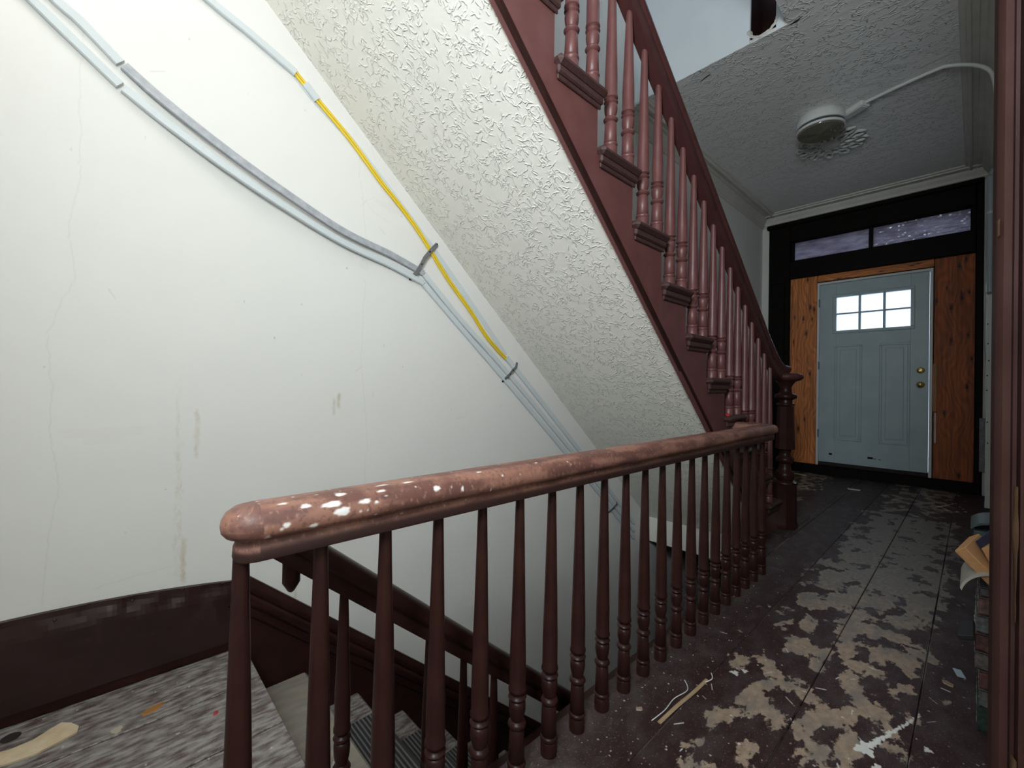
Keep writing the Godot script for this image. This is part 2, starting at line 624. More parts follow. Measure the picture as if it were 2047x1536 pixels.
func _ready() -> void:
	rng.seed = 7
	# camera, measured from the photograph: f = 866.7 px of 1536, yaw 46.9 degrees left of the hall, slight roll
	var cam := Camera3D.new()
	cam.name = "camera"
	var yaw := 0.8182
	var roll := 0.0142
	var F := Vector3(-sin(yaw), 0.0036, -cos(yaw)).normalized()
	var R0 := Vector3(cos(yaw), 0, -sin(yaw))
	var U0 := R0.cross(F)
	var R := R0 * cos(roll) + U0 * sin(roll)
	var U := U0 * cos(roll) - R0 * sin(roll)
	cam.transform = Transform3D(Basis(R, U, -F), Vector3(0, 0.963, 0))
	cam.fov = rad_to_deg(2.0 * atan(768.0 / 866.7))
	cam.near = 0.02
	cam.far = 200.0
	add_child(cam)
	cam.current = true

	var env := Environment.new()
	env.background_mode = Environment.BG_SKY
	var sky := Sky.new()
	var sm := ProceduralSkyMaterial.new()
	sm.sky_top_color = Color(0.80, 0.87, 0.95)
	sm.sky_horizon_color = Color(0.90, 0.93, 0.96)
	sm.ground_bottom_color = Color(0.4, 0.4, 0.4)
	sm.ground_horizon_color = Color(0.6, 0.62, 0.63)
	sm.sky_energy_multiplier = 2.5
	sky.sky_material = sm
	env.sky = sky
	env.tonemap_mode = Environment.TONE_MAPPER_LINEAR
	env.tonemap_exposure = 0.93
	env.sdfgi_enabled = true
	env.ssao_enabled = true
	env.ssil_enabled = true
	var we := WorldEnvironment.new()
	we.name = "environment"
	we.environment = env
	add_child(we)

	# added fill from behind the camera, set at an added window in the rear wall
	var rear_fill := AreaLight3D.new()
	rear_fill.name = "rear_fill_light"
	rear_fill.area_size = Vector2(0.3, 0.8)
	rear_fill.light_color = Color(0.94, 0.98, 1.0)
	rear_fill.light_energy = 6.2
	rear_fill.area_range = 30.0
	rear_fill.area_attenuation = 2.0
	rear_fill.shadow_enabled = true
	rear_fill.position = Vector3(0.09, 1.95, 0.56)
	add_child(rear_fill)
	# added fill for bounced light, set as a landing ceiling lamp, above and behind the view; its fitting is in build_shell()
	var lamp := AreaLight3D.new()
	lamp.name = "landing_fill_light"
	lamp.area_size = Vector2(0.5, 0.5)
	lamp.light_color = Color(1.0, 0.995, 0.985)
	lamp.light_energy = 1.7
	lamp.area_range = 30.0
	lamp.area_attenuation = 2.0
	lamp.shadow_enabled = true
	lamp.transform = Transform3D(Basis(Vector3.RIGHT, -PI / 2), Vector3(-1.35, 3.02, 0.3))
	add_child(lamp)

	make_materials()
	build_shell()
	build_end_wall()
	build_floor()
	build_lower_flight()
	build_upper_flight()
	build_landing_balustrade()
	build_upper_balustrade()
	build_lower_balustrade()
	build_wall_wiring()
	build_ceiling_fittings()
	build_right_side()
	build_litter()


func make_materials() -> void:
	M.wall = mat(Color.WHITE, 0.55)
	M.wall.albedo_texture = wall_texture()
	M.wall.uv1_scale = Vector3(-1 / 4.2, -1 / 4.2, 1)
	M.wall.uv1_offset = Vector3(0.6 / 4.2, 2.6 / 4.2, 0)
	M.wall.heightmap_enabled = true
	M.wall.heightmap_texture = noise_tex(3, 0.012, Color.BLACK, Color.WHITE, 512, 4)
	M.wall.heightmap_scale = 0.35
	M.plaster = mottled(4, 0.01, lin(0.68, 0.665, 0.62), lin(0.75, 0.735, 0.685), 0.6, Vector3(0.9, 0.9, 0.9), 0.15)
	M.soffit = mat(lin(0.80, 0.775, 0.71), 0.38)
	M.soffit.heightmap_enabled = true
	M.soffit.heightmap_texture = stipple_height(1024, 5200, 5)
	M.soffit.heightmap_scale = 0.5
	M.soffit.uv1_scale = Vector3(0.95, 0.95, 1)
	M.ceiling = mat(lin(0.84, 0.83, 0.81), 0.4)
	M.ceiling.heightmap_enabled = true
	M.ceiling.heightmap_texture = M.soffit.heightmap_texture
	M.ceiling.heightmap_scale = 0.9
	M.ceiling.uv1_scale = Vector3(0.6, 0.85, 1)
	M.cornice = mottled(8, 0.02, lin(0.58, 0.56, 0.5), lin(0.68, 0.66, 0.6), 0.5, Vector3(1, 1, 1))
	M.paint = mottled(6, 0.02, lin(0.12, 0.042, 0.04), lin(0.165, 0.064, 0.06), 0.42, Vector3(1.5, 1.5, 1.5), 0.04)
	M.tread = mottled(96, 0.05, lin(0.045, 0.018, 0.017), lin(0.085, 0.042, 0.04), 0.5, Vector3(3, 3, 3), 0.08)
	M.rail_paint = mottled(97, 0.02, lin(0.06, 0.021, 0.02), lin(0.09, 0.034, 0.032), 0.4, Vector3(1.5, 1.5, 1.5))
	M.rail_paint.metallic_specular = 0.3
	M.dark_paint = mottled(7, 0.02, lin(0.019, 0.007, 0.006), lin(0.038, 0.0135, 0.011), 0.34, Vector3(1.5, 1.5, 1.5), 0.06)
	M.dark_paint.metallic_specular = 0.3
	M.cover = mottled(10, 0.01, lin(0.022, 0.0095, 0.0095), lin(0.036, 0.0165, 0.016), 0.3, Vector3(1.2, 1.2, 1.2), 0.5)
	M.cover.metallic_specular = 0.42
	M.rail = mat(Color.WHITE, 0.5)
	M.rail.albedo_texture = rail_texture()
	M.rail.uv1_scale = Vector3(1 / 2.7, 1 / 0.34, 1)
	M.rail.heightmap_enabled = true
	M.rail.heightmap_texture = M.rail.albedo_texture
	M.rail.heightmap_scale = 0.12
	var hf := hall_floor_textures()
	M.floor = mat(Color.WHITE, 0.5)
	M.floor.metallic_specular = 0.35
	M.floor.albedo_texture = hf[0]
	M.floor.heightmap_enabled = true
	M.floor.heightmap_texture = hf[1]
	M.floor.heightmap_scale = 0.08
	M.floor.uv1_scale = Vector3(1 / 0.96, -1 / 3.6, 1)
	M.floor.uv1_offset = Vector3(0.85 / 0.96, -0.9 / 3.6, 0)
	M.landing = mat(Color.WHITE, 0.6)
	M.landing.albedo_texture = landing_texture()
	M.landing.heightmap_enabled = true
	M.landing.heightmap_texture = M.landing.albedo_texture
	M.landing.heightmap_scale = 0.15
	M.landing.uv1_scale = Vector3(1 / 1.04, -1 / 0.76, 1)
	M.landing.uv1_offset = Vector3(1.86 / 1.04, 0.36 / 0.76, 0)
	M.black_wood = mottled(9, 0.02, lin(0.005, 0.0035, 0.003), lin(0.010, 0.0065, 0.005), 0.5, Vector3(2, 2, 2))
	M.black_wood.metallic_specular = 0.2
	M.void = mat(lin(0.03, 0.022, 0.018), 0.9)
	M.door = mottled(15, 0.01, lin(0.36, 0.45, 0.47), lin(0.42, 0.505, 0.52), 0.4, Vector3(1.5, 1.5, 1.5))
	M.white = mat(lin(0.66, 0.67, 0.65), 0.5)
	M.brass = mat(lin(0.75, 0.56, 0.22), 0.25, 1.0)
	M.steel = mottled(16, 0.06, lin(0.16, 0.165, 0.17), lin(0.3, 0.3, 0.31), 0.5, Vector3(6, 6, 6))
	M.steel.metallic = 0.6
	M.glass = mat(Color(1, 1, 1, 0.12), 0.08)
	M.glass.transparency = BaseMaterial3D.TRANSPARENCY_ALPHA
	M.film = mottled(17, 0.01, lin(0.10, 0.08, 0.12), lin(0.26, 0.24, 0.29), 0.2, Vector3(1.6, 5, 1.6))
	M.film.backlight_enabled = true
	M.film.backlight = Color(0.6, 0.6, 0.6)
	M.race = mat(lin(0.60, 0.64, 0.655), 0.45)
	M.race_dirty = mottled(18, 0.03, lin(0.32, 0.33, 0.36), lin(0.5, 0.51, 0.54), 0.5, Vector3(3, 3, 3))
	M.yellow = mat(lin(0.78, 0.56, 0.035), 0.4)
	M.rubber = mat(lin(0.02, 0.02, 0.02), 0.7)


func build_shell() -> void:
	var m := MB.new()
	m.span(Vector3(XL - 0.15, -2.8, -6.2), Vector3(XL, 5.9, 0.7))
	struct("wall_left", m, M.wall, "long cream stair wall with cracks and brown drips, wiring fixed across it", "wall")
	m = MB.new()
	m.span(Vector3(XR, -0.3, -6.2), Vector3(XR + 0.12, 5.9, -0.61))
	m.span(Vector3(XR + 0.12, -0.3, -0.73), Vector3(0.8, 5.9, -0.61))
	m.span(Vector3(0.7, -0.3, -0.61), Vector3(0.82, 5.9, 0.7))
	struct("wall_right", m, M.plaster, "shadowed hall wall right of the front door, seen almost edge-on", "wall")
	m = MB.new()   # rear wall with an opening for the added window
	m.span(Vector3(XL - 0.1, -2.8, 0.62), Vector3(-0.09, 5.9, 0.74))
	m.span(Vector3(0.27, -0.3, 0.62), Vector3(0.8, 5.9, 0.74))
	m.span(Vector3(-0.09, -2.8, 0.62), Vector3(0.27, 1.5, 0.74))
	m.span(Vector3(-0.09, 2.4, 0.62), Vector3(0.27, 5.9, 0.74))
	struct("wall_rear", m, M.plaster, "plain rear wall of the stair hall behind the viewer", "wall")
	m = MB.new()
	m.span(Vector3(-0.09, 1.5, 0.61), Vector3(-0.06, 2.4, 0.68), 0.006)
	m.span(Vector3(0.24, 1.5, 0.61), Vector3(0.27, 2.4, 0.68), 0.006)
	m.span(Vector3(-0.06, 1.5, 0.61), Vector3(0.24, 1.54, 0.68), 0.006)
	m.span(Vector3(-0.06, 2.36, 0.61), Vector3(0.24, 2.4, 0.68), 0.006)
	var win := struct("window_2", m, M.white, "window added in the rear wall behind the viewer as a light source", "window")
	m = MB.new()
	m.span(Vector3(-0.07, 1.53, 0.635), Vector3(0.25, 2.37, 0.641))
	var glow := mat(lin(0.8, 0.85, 0.9), 0.3)  # emissive surface of the added rear window and the added ceiling lamp
	glow.emission_enabled = true
	glow.emission = Color(0.9, 0.96, 1.0)
	glow.emission_energy_multiplier = 1.0
	put("pane", m, glow, win)
	var added_lamp := thing("added_ceiling_lamp", "square white panel lamp added on the landing ceiling behind the viewer for fill light", "lamp", Vector3(-1.35, 3.03, 0.3))
	m = MB.new()
	m.span(Vector3(-1.63, 3.05, 0.03), Vector3(-1.07, CEIL, 0.58), 0.01)
	put("housing", m, M.white, added_lamp)
	m = MB.new()
	m.span(Vector3(-1.6, 3.035, 0.05), Vector3(-1.1, 3.049, 0.55), 0.004)
	put("diffuser", m, glow, added_lamp)

	# ceiling with the stair opening (x < -0.76, t < 2.87), and the wall that rises over its far edge
	m = MB.new()
	m.span(Vector3(XL, CEIL, -6.2), Vector3(XR, CEIL + 0.02, -2.87))
	m.span(Vector3(XL, CEIL + 0.02, -6.2), Vector3(-0.98, CEIL + 0.25, -2.87))
	m.span(Vector3(-0.98, CEIL + 0.02, -6.2), Vector3(-0.8, CEIL + 0.25, -3.25))
	m.span(Vector3(-0.8, CEIL + 0.02, -6.2), Vector3(XR, CEIL + 0.25, -2.87))
	m.span(Vector3(-0.76, CEIL, -2.87), Vector3(XR, CEIL + 0.25, 0.0))
	m.span(Vector3(XL, CEIL, 0.0), Vector3(XR, CEIL + 0.25, 0.62))
	m.span(Vector3(XR, CEIL, -0.61), Vector3(0.75, CEIL + 0.25, 0.62))
	struct("ceiling", m, M.ceiling, "grey ceiling of the hall brushed into short ridges", "ceiling")
	m = MB.new()
	var hole := [[-0.965, 3.112], [-0.82, 3.62]]
	m.span(Vector3(XL, CEIL + 0.002, -2.89), Vector3(hole[0][0], 5.9, -2.868))
	m.span(Vector3(hole[1][0], CEIL + 0.002, -2.89), Vector3(-0.78, 5.9, -2.868))
	m.span(Vector3(hole[0][0], hole[1][1], -2.89), Vector3(hole[1][0], 5.9, -2.868))
	struct("wall_above_stair", m, mottled(94, 0.01, lin(0.78, 0.84, 0.88), lin(0.84, 0.89, 0.92), 0.5, Vector3(1.2, 1.2, 1.2), 0.5), "smooth pale wall rising above the far edge of the stair opening, holed at its corner", "wall")
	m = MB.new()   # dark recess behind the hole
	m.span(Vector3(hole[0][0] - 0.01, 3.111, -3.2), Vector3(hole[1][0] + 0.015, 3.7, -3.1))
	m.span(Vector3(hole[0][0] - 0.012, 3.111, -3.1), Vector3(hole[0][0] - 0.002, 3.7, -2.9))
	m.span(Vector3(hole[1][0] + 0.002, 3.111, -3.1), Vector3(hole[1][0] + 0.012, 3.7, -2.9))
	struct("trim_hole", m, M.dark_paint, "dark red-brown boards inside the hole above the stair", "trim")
	m = MB.new()   # upper storey shell
	m.span(Vector3(XL, 5.8, -3.0), Vector3(0.8, 5.9, 0.7))
	struct("ceiling_upper", m, M.plaster, "ceiling of the upper storey above the stair, outside the view", "ceiling")

	# cornice: stepped mouldings on walls and ceiling
	var prof := [Vector2(0, 0), Vector2(0, -0.115), Vector2(0.012, -0.115), Vector2(0.02, -0.1), Vector2(0.03, -0.095), Vector2(0.032, -0.075), Vector2(0.045, -0.06), Vector2(0.062, -0.034), Vector2(0.066, -0.022), Vector2(0.092, -0.022), Vector2(0.096, -0.012), Vector2(0.125, -0.012), Vector2(0.13, -0.026), Vector2(0.146, -0.028), Vector2(0.154, -0.014), Vector2(0.172, -0.012), Vector2(0.178, 0)]
	for s in [["cornice_left", Vector3(XL, CEIL, -2.87), Vector3(XL, CEIL, -TE), Vector3(1, 0, 0), "stepped plaster cornice running along the stair wall to the front"], ["cornice_end", Vector3(XL, CEIL, -TE), Vector3(XR, CEIL, -TE), Vector3(0, 0, 1), "stepped plaster cornice above the dark front door surround"], ["cornice_right", Vector3(XR, CEIL, -TE), Vector3(XR, CEIL, -0.61), Vector3(-1, 0, 0), "stepped plaster cornice in shade along the right wall"]]:
		var mb := MB.new()
		var z: Vector3 = (s[2] - s[1]).normalized()
		var b := Basis(s[3], Vector3.UP, z)
		mb.sweep(prof, [Transform3D(b, s[1]), Transform3D(b, s[2])], true, 0.8)
		struct("trim_" + s[0], mb, M.cornice, s[4], "cornice")

	# cellar below
	m = MB.new()
	m.span(Vector3(XL, -2.8, -5.0), Vector3(XR, -2.65, 0.7))
	m.span(Vector3(XL, -2.8, -5.0), Vector3(XR, -0.28, -4.9))
	struct("wall_cellar", m, M.void, "dark cellar floor and wall below the stairwell", "wall")
	m = MB.new()
	m.span(Vector3(-0.86, -2.7, -5.0), Vector3(-0.832, -0.03, 0.62))
	struct("trim_stairwell", m, M.dark_paint, "dark boarding below the hall floor on the right of the stairwell", "trim")


func build_end_wall() -> void:
	var z := -TE
	var m := MB.new()
	m.span(Vector3(XL, -0.3, z - 0.2), Vector3(-1.76, CEIL + 0.2, z))
	m.span(Vector3(-1.76, 2.98, z - 0.2), Vector3(XR, CEIL + 0.2, z))
	m.span(Vector3(0.03, -0.3, z - 0.2), Vector3(XR + 0.1, CEIL + 0.2, z))
	struct("wall_end", m, M.plaster, "narrow cream strip of wall between the stair wall and the dark front door surround", "wall")

	# dark timber surround round the door and the transom
	m = MB.new()
	m.span(Vector3(-1.76, -0.02, z - 0.16), Vector3(-1.535, 2.98, z + 0.03), 0.006)
	m.span(Vector3(-0.002, -0.02, z - 0.16), Vector3(0.05, 2.98, z + 0.03), 0.006)
	m.span(Vector3(-1.535, 2.74, z - 0.16), Vector3(-0.002, 2.98, z + 0.03), 0.006)
	m.span(Vector3(-1.535, 2.29, z - 0.16), Vector3(-0.002, 2.505, z + 0.035), 0.006)
	m.span(Vector3(-1.72, 0.3, z + 0.03), Vector3(-1.58, 2.25, z + 0.045), 0.01)
	m.span(Vector3(-1.78, 2.93, z), Vector3(0.05, 2.98, z + 0.06), 0.01)
	m.span(Vector3(-1.76, -0.02, z - 0.16), Vector3(0.05, 0.1, z + 0.05), 0.008)
	struct("trim_1", m, M.black_wood, "nearly black timber surround framing the front door and transom", "trim")
	m = MB.new()
	m.span(Vector3(-1.535, 2.505, z - 0.08), Vector3(-1.5, 2.74, z - 0.02), 0.004)
	m.span(Vector3(-0.04, 2.505, z - 0.08), Vector3(-0.002, 2.74, z - 0.02), 0.004)
	m.span(Vector3(-1.5, 2.505, z - 0.08), Vector3(-0.04, 2.515, z - 0.02), 0.003)
	m.span(Vector3(-1.5, 2.733, z - 0.08), Vector3(-0.04, 2.74, z - 0.02), 0.003)
	m.span(Vector3(-0.80, 2.51, z - 0.08), Vector3(-0.765, 2.735, z - 0.005), 0.004)
	var tr := struct("window_1", m, M.black_wood, "low transom of two lights over the front door, covered with crumpled plastic", "window")
	for s in [[-1.5, -0.80, 51, 0.004], [-0.765, -0.04, 52, 0.012]]:
		var nz := noise(s[2], 3.0, 4)
		var mb := MB.new()
		var nx := 44
		var ny := 16
		var pt := func(i: int, j: int) -> Vector3:
			var x := lerpf(s[0], s[1], float(i) / nx)
			var y := lerpf(2.513, 2.735, float(j) / ny)
			return Vector3(x, y, z - 0.05 + s[3] * (nz.get_noise_2d(x * 2.2, y * 9.0) + 0.6 * absf(nz.get_noise_2d(x * 9.0 + 7.0, y * 16.0))))
		for i in nx:
			for j in ny:
				mb.quad(pt.call(i, j), pt.call(i + 1, j), pt.call(i + 1, j + 1), pt.call(i, j + 1), Vector3(0, 0, 1))
		put("pane", mb, M.film, tr)

	# plywood closing the old opening round the newer door
	var ply := [[-1.535, -1.262, 0.1, 2.29, "tall narrow plywood panel left of the front door, wavy grain"], [-0.285, -0.002, 0.1, 2.29, "tall knotty plywood panel right of the front door, darker at its foot"], [-1.262, -0.285, 2.215, 2.29, "thin plywood strip across the top of the front door"]]
	for i in 3:
		var p = ply[i]
		m = MB.new()
		m.span(Vector3(p[0] + 0.002, p[2], z - 0.03), Vector3(p[1] - 0.002, p[3], z - 0.012), 0.002)
		var pm := mat(Color.WHITE, 0.6)
		pm.albedo_texture = plywood_texture(60 + i * 7)
		if i == 1:
			pm.albedo_color = Color(0.78, 0.66, 0.55)
		pm.uv1_scale = Vector3(1 / 0.3, -1 / 2.3, 1)
		if i == 2:
			pm.uv1_scale = Vector3(1 / 2.3, -1 / 0.3, 1)
			var im: Image = pm.albedo_texture.get_image()
			im.rotate_90(CLOCKWISE)
			pm.albedo_texture = ImageTexture.create_from_image(im)
		var o := put("plywood_panel", m, pm)
		tag(o, p[4], "plywood panel", "plywood closing the old door opening")

	m = MB.new()   # backing added behind the plywood to stop light leaking through its gaps
	m.span(Vector3(-1.54, 0.05, z - 0.14), Vector3(-1.2595, 2.32, z - 0.031))
	m.span(Vector3(-0.2905, 0.05, z - 0.14), Vector3(0.0, 2.32, z - 0.031))
	m.span(Vector3(-1.262, 2.2015, z - 0.14), Vector3(-0.285, 2.32, z - 0.031))
	m.span(Vector3(-1.262, 0.05, z - 0.14), Vector3(-0.285, 0.139, z - 0.03))
	struct("trim_2", m, M.void, "dark backing boards added behind the plywood round the front door to block light leaks", "trim")
	# the door itself
	var xl := -1.233
	var xr := -0.319
	var y0 := 0.141
	var y1 := y0 + 2.032
	m = MB.new()   # jamb
	m.span(Vector3(xl - 0.026, 0.1, z - 0.1), Vector3(xl - 0.004, y1 + 0.028, z + 0.004), 0.003)
	m.span(Vector3(xr + 0.004, 0.1, z - 0.1), Vector3(xr + 0.028, y1 + 0.028, z + 0.004), 0.003)
	m.span(Vector3(xl - 0.004, y1 + 0.004, z - 0.1), Vector3(xr + 0.004, y1 + 0.028, z + 0.004), 0.003)
	var jamb := struct("door_1", m, M.white, "white steel front door with six small panes, set in plywood at the far end of the hall", "door")
	m = MB.new()   # leaf round the glazed opening
	var gx0 := -1.078
	var gx1 := -0.458
	var gy0 := 1.636
	var gy1 := 2.013
	var zf := z - 0.012
	m.span(Vector3(xl, y0, zf - 0.045), Vector3(gx0, y1, zf), 0.003)
	m.span(Vector3(gx1, y0, zf - 0.045), Vector3(xr, y1, zf), 0.003)
	m.span(Vector3(gx0, gy1, zf - 0.045), Vector3(gx1, y1, zf), 0.0)
	m.span(Vector3(gx0, y0, zf - 0.045), Vector3(gx1, gy0, zf), 0.0)
	var leaf := put("door_leaf", m, M.door, jamb)
	m = MB.new()   # moulded frame of the glazing
	for e in [[gx0 - 0.035, gx1 + 0.035, gy1, gy1 + 0.035], [gx0 - 0.035, gx1 + 0.035, gy0 - 0.035, gy0], [gx0 - 0.035, gx0, gy0, gy1], [gx1, gx1 + 0.035, gy0, gy1]]:
		m.span(Vector3(e[0], e[2], zf - 0.01), Vector3(e[1], e[3], zf + 0.01), 0.006)
	put("glazing_frame", m, M.door, leaf)
	var gw := (gx1 - gx0) / 3.0
	var gh := (gy1 - gy0) / 2.0
	for i in range(1, 3):
		m = MB.new()
		m.span(Vector3(gx0 + gw * i - 0.011, gy0, zf - 0.035), Vector3(gx0 + gw * i + 0.011, gy1, zf + 0.004), 0.004)
		put("glazing_bar", m, M.door, leaf)
	m = MB.new()
	m.span(Vector3(gx0, gy0 + gh - 0.008, zf - 0.034), Vector3(gx1, gy0 + gh + 0.008, zf + 0.003), 0.004)
	put("glazing_bar", m, M.door, leaf)
	for i in 3:
		for j in 2:
			m = MB.new()
			m.span(Vector3(gx0 + gw * i, gy0 + gh * j, zf - 0.024), Vector3(gx0 + gw * (i + 1), gy0 + gh * (j + 1), zf - 0.02))
			put("pane", m, M.glass, leaf)
	for e in [[-1.09, -0.845], [-0.70, -0.455]]:   # two tall pressed panels: a raised lip round a shallow field
		m = MB.new()
		var a := Vector2(e[0], 0.40)
		var b := Vector2(e[1], 1.47)
		var w := 0.022
		for q in [[a.x, b.x, b.y - w, b.y], [a.x, b.x, a.y, a.y + w], [a.x, a.x + w, a.y + w, b.y - w], [b.x - w, b.x, a.y + w, b.y - w]]:
			m.span(Vector3(q[0], q[2], zf - 0.004), Vector3(q[1], q[3], zf + 0.007), 0.0055)
		m.span(Vector3(a.x + 0.05, a.y + 0.05, zf - 0.004), Vector3(b.x - 0.05, b.y - 0.05, zf + 0.005), 0.004)
		put("pressed_panel", m, M.door, leaf)
	m = MB.new()   # knob and deadbolt, turned about the door's normal
	m.xf = Transform3D(Basis(Vector3.RIGHT, Vector3(0, 0, 1), Vector3(0, -1, 0)), Vector3(-0.378, 1.03, zf))
	m.lathe(Vector3.ZERO, [Vector2(0.0, 0.066), Vector2(0.014, 0.065), Vector2(0.026, 0.056), Vector2(0.029, 0.044), Vector2(0.024, 0.032), Vector2(0.013, 0.022), Vector2(0.012, 0.01), Vector2(0.03, 0.007), Vector2(0.034, 0.002), Vector2(0.034, 0)], 24)
	put("door_knob", m, M.brass, leaf)
	m = MB.new()
	m.xf = Transform3D(Basis(Vector3.RIGHT, Vector3(0, 0, 1), Vector3(0, -1, 0)), Vector3(-0.378, 1.175, zf))
	m.lathe(Vector3.ZERO, [Vector2(0.0, 0.012), Vector2(0.018, 0.012), Vector2(0.026, 0.008), Vector2(0.032, 0.002), Vector2(0.032, 0)], 24)
	m.xf = Transform3D(Basis.IDENTITY, Vector3(-0.378, 1.175, zf + 0.018))
	m.xf.basis = Basis(Vector3(0, 0, 1), 0.6)
	m.box(Vector3.ZERO, Vector3(0.03, 0.012, 0.016), 0.003)
	put("deadbolt", m, M.brass, leaf)
	for y in [0.42, 1.2, 1.92]:
		m = MB.new()
		m.tube([Vector3(xl - 0.006, y, zf + 0.016), Vector3(xl - 0.006, y + 0.09, zf + 0.016)], 0.006, 8)
		m.span(Vector3(xl - 0.02, y, zf + 0.008), Vector3(xl + 0.004, y + 0.09, zf + 0.013))
		put("hinge", m, M.steel, jamb)
	for e in [[-1.135, 0.225, 0.03, 0.022], [-0.79, 0.225, 0.045, 0.02], [-0.74, 0.226, 0.02, 0.008], [-0.7, 0.223, 0.02, 0.006]]:   # black scuffs low on the leaf
		m = MB.new()
		m.span(Vector3(e[0], e[1], zf - 0.001), Vector3(e[0] + e[2], e[1] + e[3], zf + 0.0012), 0.001)
		put("scuff", m, M.black_wood, leaf)
	m = MB.new()
	m.span(Vector3(xr + 0.028, 0.76, z - 0.01), Vector3(xr + 0.062, 1.24, z + 0.012), 0.004)
	var patch := mottled(63, 0.03, lin(0.3, 0.13, 0.05), lin(0.4, 0.19, 0.08), 0.6, Vector3(6, 1, 6))
	put("lock_patch", m, patch, jamb)
	m = MB.new()
	m.span(Vector3(xr + 0.045, 0.45, z - 0.02), Vector3(xr + 0.056, 0.75, z - 0.002), 0.003)
	put("shim", m, M.white, jamb)

	# the street: a pale clapboard house across the way, seen only through the panes
	var house := thing("house", "pale clapboard house across the street, glimpsed through the door panes", "house", Vector3(-2.5, -1.5, -22))
	m = MB.new()
	m.span(Vector3(-11, -1.5, -24), Vector3(6, 7.0, -22.1))
	put("wall", m, mat(lin(0.45, 0.47, 0.5), 0.8), house)
	for k in 34:
		m = MB.new()
		m.xf = Transform3D(Basis(Vector3.RIGHT, 0.1), Vector3(-2.5, -1.4 + k * 0.25, -22.08))
		m.box(Vector3.ZERO, Vector3(17, 0.26, 0.03))
		put("clapboard", m, mat(lin(0.5, 0.53, 0.57), 0.8) if k == 0 else house.get_node("clapboard").mesh.surface_get_material(0), house)
	m = MB.new()
	m.span(Vector3(-14, -1.7, -26), Vector3(10, -1.5, -6.3))
	struct("ground", m, mat(lin(0.3, 0.3, 0.3), 0.9), "grey street in front of the house, hidden below the panes", "street")


func plank(called: String, x0: float, x1: float, t0: float, t1: float, dy: float, mt: Material, parent: Node) -> void:
	var m := MB.new()
	m.span(Vector3(x0 + 0.0011, -0.022 + dy, -t1), Vector3(x1 - 0.0011, dy, -t0), 0.002)
	put(called, m, mt, parent)


func build_floor() -> void:
	var m := MB.new()
	m.span(Vector3(-0.832, -0.28, -6.2), Vector3(XR, -0.024, 0.62))
	m.span(Vector3(XR, -0.28, -0.61), Vector3(0.75, -0.002, 0.62))
	m.span(Vector3(XL, -0.28, -6.2), Vector3(-0.832, -0.024, -3.27))
	m.span(Vector3(XL, -0.2, -0.33), Vector3(-0.832, -0.024, 0.62))
	var fl := struct("floor", m, M.void, "old hall floor of wide boards, maroon paint worn through to bare wood", "floor")
	var xs := [-0.815, -0.6, -0.357, -0.112, XR]
	var dy := [0.0, 0.001, -0.0005, 0.0008]
	for i in 4:
		plank("plank", xs[i], xs[i + 1], -0.62, TE - 0.05, dy[i], M.floor, fl)
	m = MB.new()
	m.span(Vector3(-0.96, -0.2, -3.3), Vector3(-0.832, -0.024, -2.64))
	put("joist", m, M.void, fl)
	plank("plank", -0.96, -0.815, 2.63, 3.249, 0.0, M.floor, fl)
	for x in [-1.842, -1.58, -1.335, -1.09]:
		plank("plank", x, x + 0.245 if x > -1.8 else -1.58, 3.25, TE - 0.05, 0.0, M.floor, fl)
	plank("plank", -1.09 + 0.245, -0.815, 3.25, TE - 0.05, 0.0, M.floor, fl)
	var lx := [-1.842, -1.815, -1.58, -1.335, -1.09, -0.815]
	for i in 5:
		plank("plank", lx[i], lx[i + 1] - 0.003, -0.62, 0.38, 0.0 if i else -0.004, M.landing, fl)


